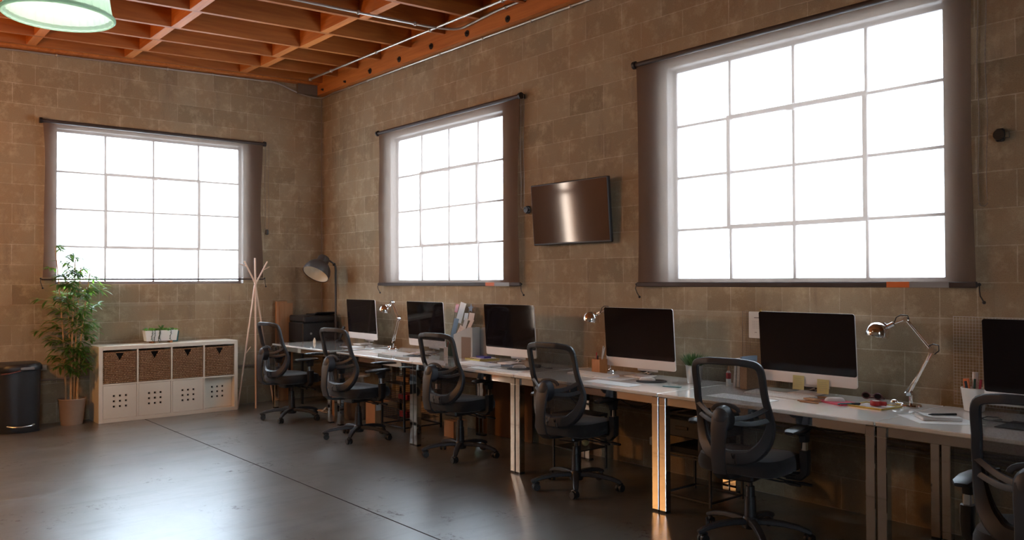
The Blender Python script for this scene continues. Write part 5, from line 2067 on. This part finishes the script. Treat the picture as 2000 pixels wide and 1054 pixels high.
wire_cart(2.62, -.40, 'black wire drawer trolley with red items under the desk behind the second chair')
for (x, y, z, w, d, h, mt, lb) in [(2.60, -.42, .2735, .16, .14, .05, 'red', 'red packet in the middle basket of the wire trolley'),
                                   (2.62, -.44, .1035, .13, .12, .06, 'red', 'red packet in the lowest basket of the wire trolley'),
                                   (2.58, -.38, .4435, .22, .20, .05, 'card', 'brown card packet in the upper basket of the wire trolley')]:
    o = tag(MB().bb(-w / 2, w / 2, -d / 2, d / 2, 0, h, .004).build('packet', mt), lb, 'packet')
    o.location = (x, y, z)
t = thing('cardboard_box', 'small brown box with white label beside the wire trolley', 'box', (2.26, -.52, 0))
MB().bb(-.09, .09, -.13, .13, 0, .23, .002).build('box_body', 'card', t)
MB().bb(.0901, .0907, -.12, -.04, .15, .21).build('label', 'paper', t)
t = thing('wire_box_unit', 'black drawer unit with low frame under the desk left of the noted computer', 'drawer unit', (6.12, -.42, 0))
m = MB()
for sx in (-1, 1):
    for sy in (-1, 1):
        m.bb(sx * .19 - .007, sx * .19 + .007, sy * .17 - .007, sy * .17 + .007, 0, .56)
    for z in (.02, .28, .55):
        m.bb(sx * .19 - .006, sx * .19 + .006, -.17, .17, z, z + .012)
for sy in (-1, 1):
    for z in (.02, .28, .55):
        m.bb(-.19, .19, sy * .17 - .006, sy * .17 + .006, z, z + .012)
m.build('frame', 'black', t, smooth=0)
MB().bb(-.18, .18, -.16, .16, .295, .305).build('shelf_plate', 'black', t)
d_ = MB().bb(-.20, .20, -.21, .15, .42, .535, .006).build('drawer', 'black', t)
MB().bb(-.05, .05, -.216, -.2105, .47, .49, .002).build('drawer_pull', 'bolt', d_)
MB().bb(-.17, .17, -.15, .15, .306, .34).build('tray', 'blackmat', t)
for (x, y, w, d, h, lb) in [(3.30, -.36, .15, .16, .15, 'small orange-brown box on the floor seen behind the chair by the file holders')]:
    t = thing('cardboard_box', lb, 'box', (x, y, 0))
    MB().bb(-w / 2, w / 2, -d / 2, d / 2, 0, h, .002).build('box_body', 'card', t)
    MB().bb(-w / 2, w / 2, -.006, .006, h, h + .001).build('lid_seam', 'blackmat', t)
t = thing('wire_box_unit', 'low black stool frame under the desk behind the fourth chair', 'stool', (4.98, -.42, 0))
m = MB()
for sx in (-1, 1):
    for sy in (-1, 1):
        m.bb(sx * .14 - .007, sx * .14 + .007, sy * .14 - .007, sy * .14 + .007, 0, .42)
m.bb(-.15, .15, -.15, .15, .40, .42)
m.bb(-.14, .14, -.14, .14, .16, .169)
m.build('stool_frame', 'black', t, smooth=0)
t.name = 'low_stool'
for (x, y, mt, lb, r_) in [(5.02, -.40, 'yellow', 'small yellow item on the lower shelf of the black stool', .028)]:
    o = tag(MB().ball((0, 0, 0), r_, 14).build('yellow_ball', mt), lb, 'ball')
    o.location = (x, y, .17 + r_)
t = thing('power_strip', 'white power strip hanging by the wall behind the fourth chair', 'power strip', (5.42, -.045, .22))
MB().bb(-.05, .05, -.03, .03, -.03, .03, .006).build('strip_body', 'whitepl', t)
MB().tube([(0, 0, .03), (.02, -.005, .15), (-.03, -.01, .30), (-.1, -.01, .43)], .004, 6).build('strip_cord', 'black', t)
# pale plywood stool, felt basket and clutter by the corner
t = thing('plywood_stool', 'pale plywood stool under the corner end of the desk', 'stool', (1.50, -.38, 0))
MB().lathe([(0, .40), (.15, .40), (.155, .408), (.155, .418), (.15, .425), (0, .425)], n=32).build('stool_seat', 'pale_wood', t)
for k in range(4):
    a = PI / 4 + k * PI / 2
    MB().tube([(.05 * math.cos(a), .05 * math.sin(a), .40), (.16 * math.cos(a), .16 * math.sin(a), 0)], [.028, .012], 8).build('leg', 'pale_wood', t)
t = thing('felt_basket', 'round brown felt basket on the floor behind the second chair', 'basket', (2.02 - .1, -.55 + .12, 0))
t.location = (1.80, -.52, 0)
MB().shell([(.14, 0), (.165, .06), (.17, .20), (.16, .27)], .008, n=36).build('basket_wall', 'darkbasket', t)
MB().cyl((0, 0, 0), (0, 0, .01), .138, n=36).build('basket_base', 'darkbasket', t)
t = thing('shoe_pair', 'tan sandal lying under the corner desk beside the stool', 'shoe', (1.22, -.62, 0))
t.name = 'sandal'
m = MB()
m.tube([(-.11, 0, .012), (-.04, .005, .014), (.04, 0, .012), (.12, 0, .012)], [.026, .030, .036, .028], 12, ref=(0, 0, 1), flat=.3)
m.build('sole', 'card', t)
MB().tube([(.05, -.035, .02), (.05, 0, .055), (.05, .035, .02)], .010, 8, ref=(1, 0, 0), flat=1.6).build('strap', 'tan_wood', t)
# thin panel coloured brown to stand in for lit wall behind the third chair
o = tag(MB().bb(3.35, 4.02, -.060, -.048, .0, .60, .002).build('lit_wall_panel', pmat('lit_wall_brown', (.20, .095, .04, 1), .8)), 'brown panel standing in for lit wall under the desk with the file holders', 'panel')
# cables under the desks
for k, (pts, lb) in enumerate([
    ([(5.0, -.09, .62), (5.1, -.088, .50), (5.3, -.085, .47), (5.5, -.088, .56), (5.75, -.088, .60), (6.05, -.09, .55), (6.3, -.088, .62)], 'black cables sagging under the desk left of the copper-lit legs'),
    ([(4.45, -.09, .64), (4.5, -.088, .50), (4.62, -.088, .42), (4.72, -.088, .50), (4.70, -.088, .60), (4.6, -.085, .52)], 'looped black cable under the desk by the third chair'),
    ([(6.4, -.09, .64), (6.6, -.085, .52), (6.9, -.085, .50), (7.2, -.088, .58), (7.4, -.088, .62)], 'black cable sagging under the desk of the noted computer')]):
    o = thing('cable_bundle', lb, 'cable', pts[0])
    P = [Vector(p) - Vector(pts[0]) for p in pts]
    Q = []
    for i in range(len(P) - 1):
        p0, p1, p2, p3 = P[max(0, i - 1)], P[i], P[i + 1], P[min(len(P) - 1, i + 2)]
        for s_ in (0, .25, .5, .75):
            Q.append(0.5 * ((2 * p1) + (p2 - p0) * s_ + (2 * p0 - 5 * p1 + 4 * p2 - p3) * s_ ** 2 + (3 * p1 - p0 - 3 * p2 + p3) * s_ ** 3))
    Q.append(P[-1])
    MB().tube(Q, .0045, 6).build('cable', 'black', o)
    MB().tube([q + Vector((0, .012, -.012 - .008 * math.sin(i))) for i, q in enumerate(Q)], .003, 6).build('cable', 'black', o)
for x, lb in ((1.36, 'black tower of cable tray fixed under the corner desk'),):
    pass
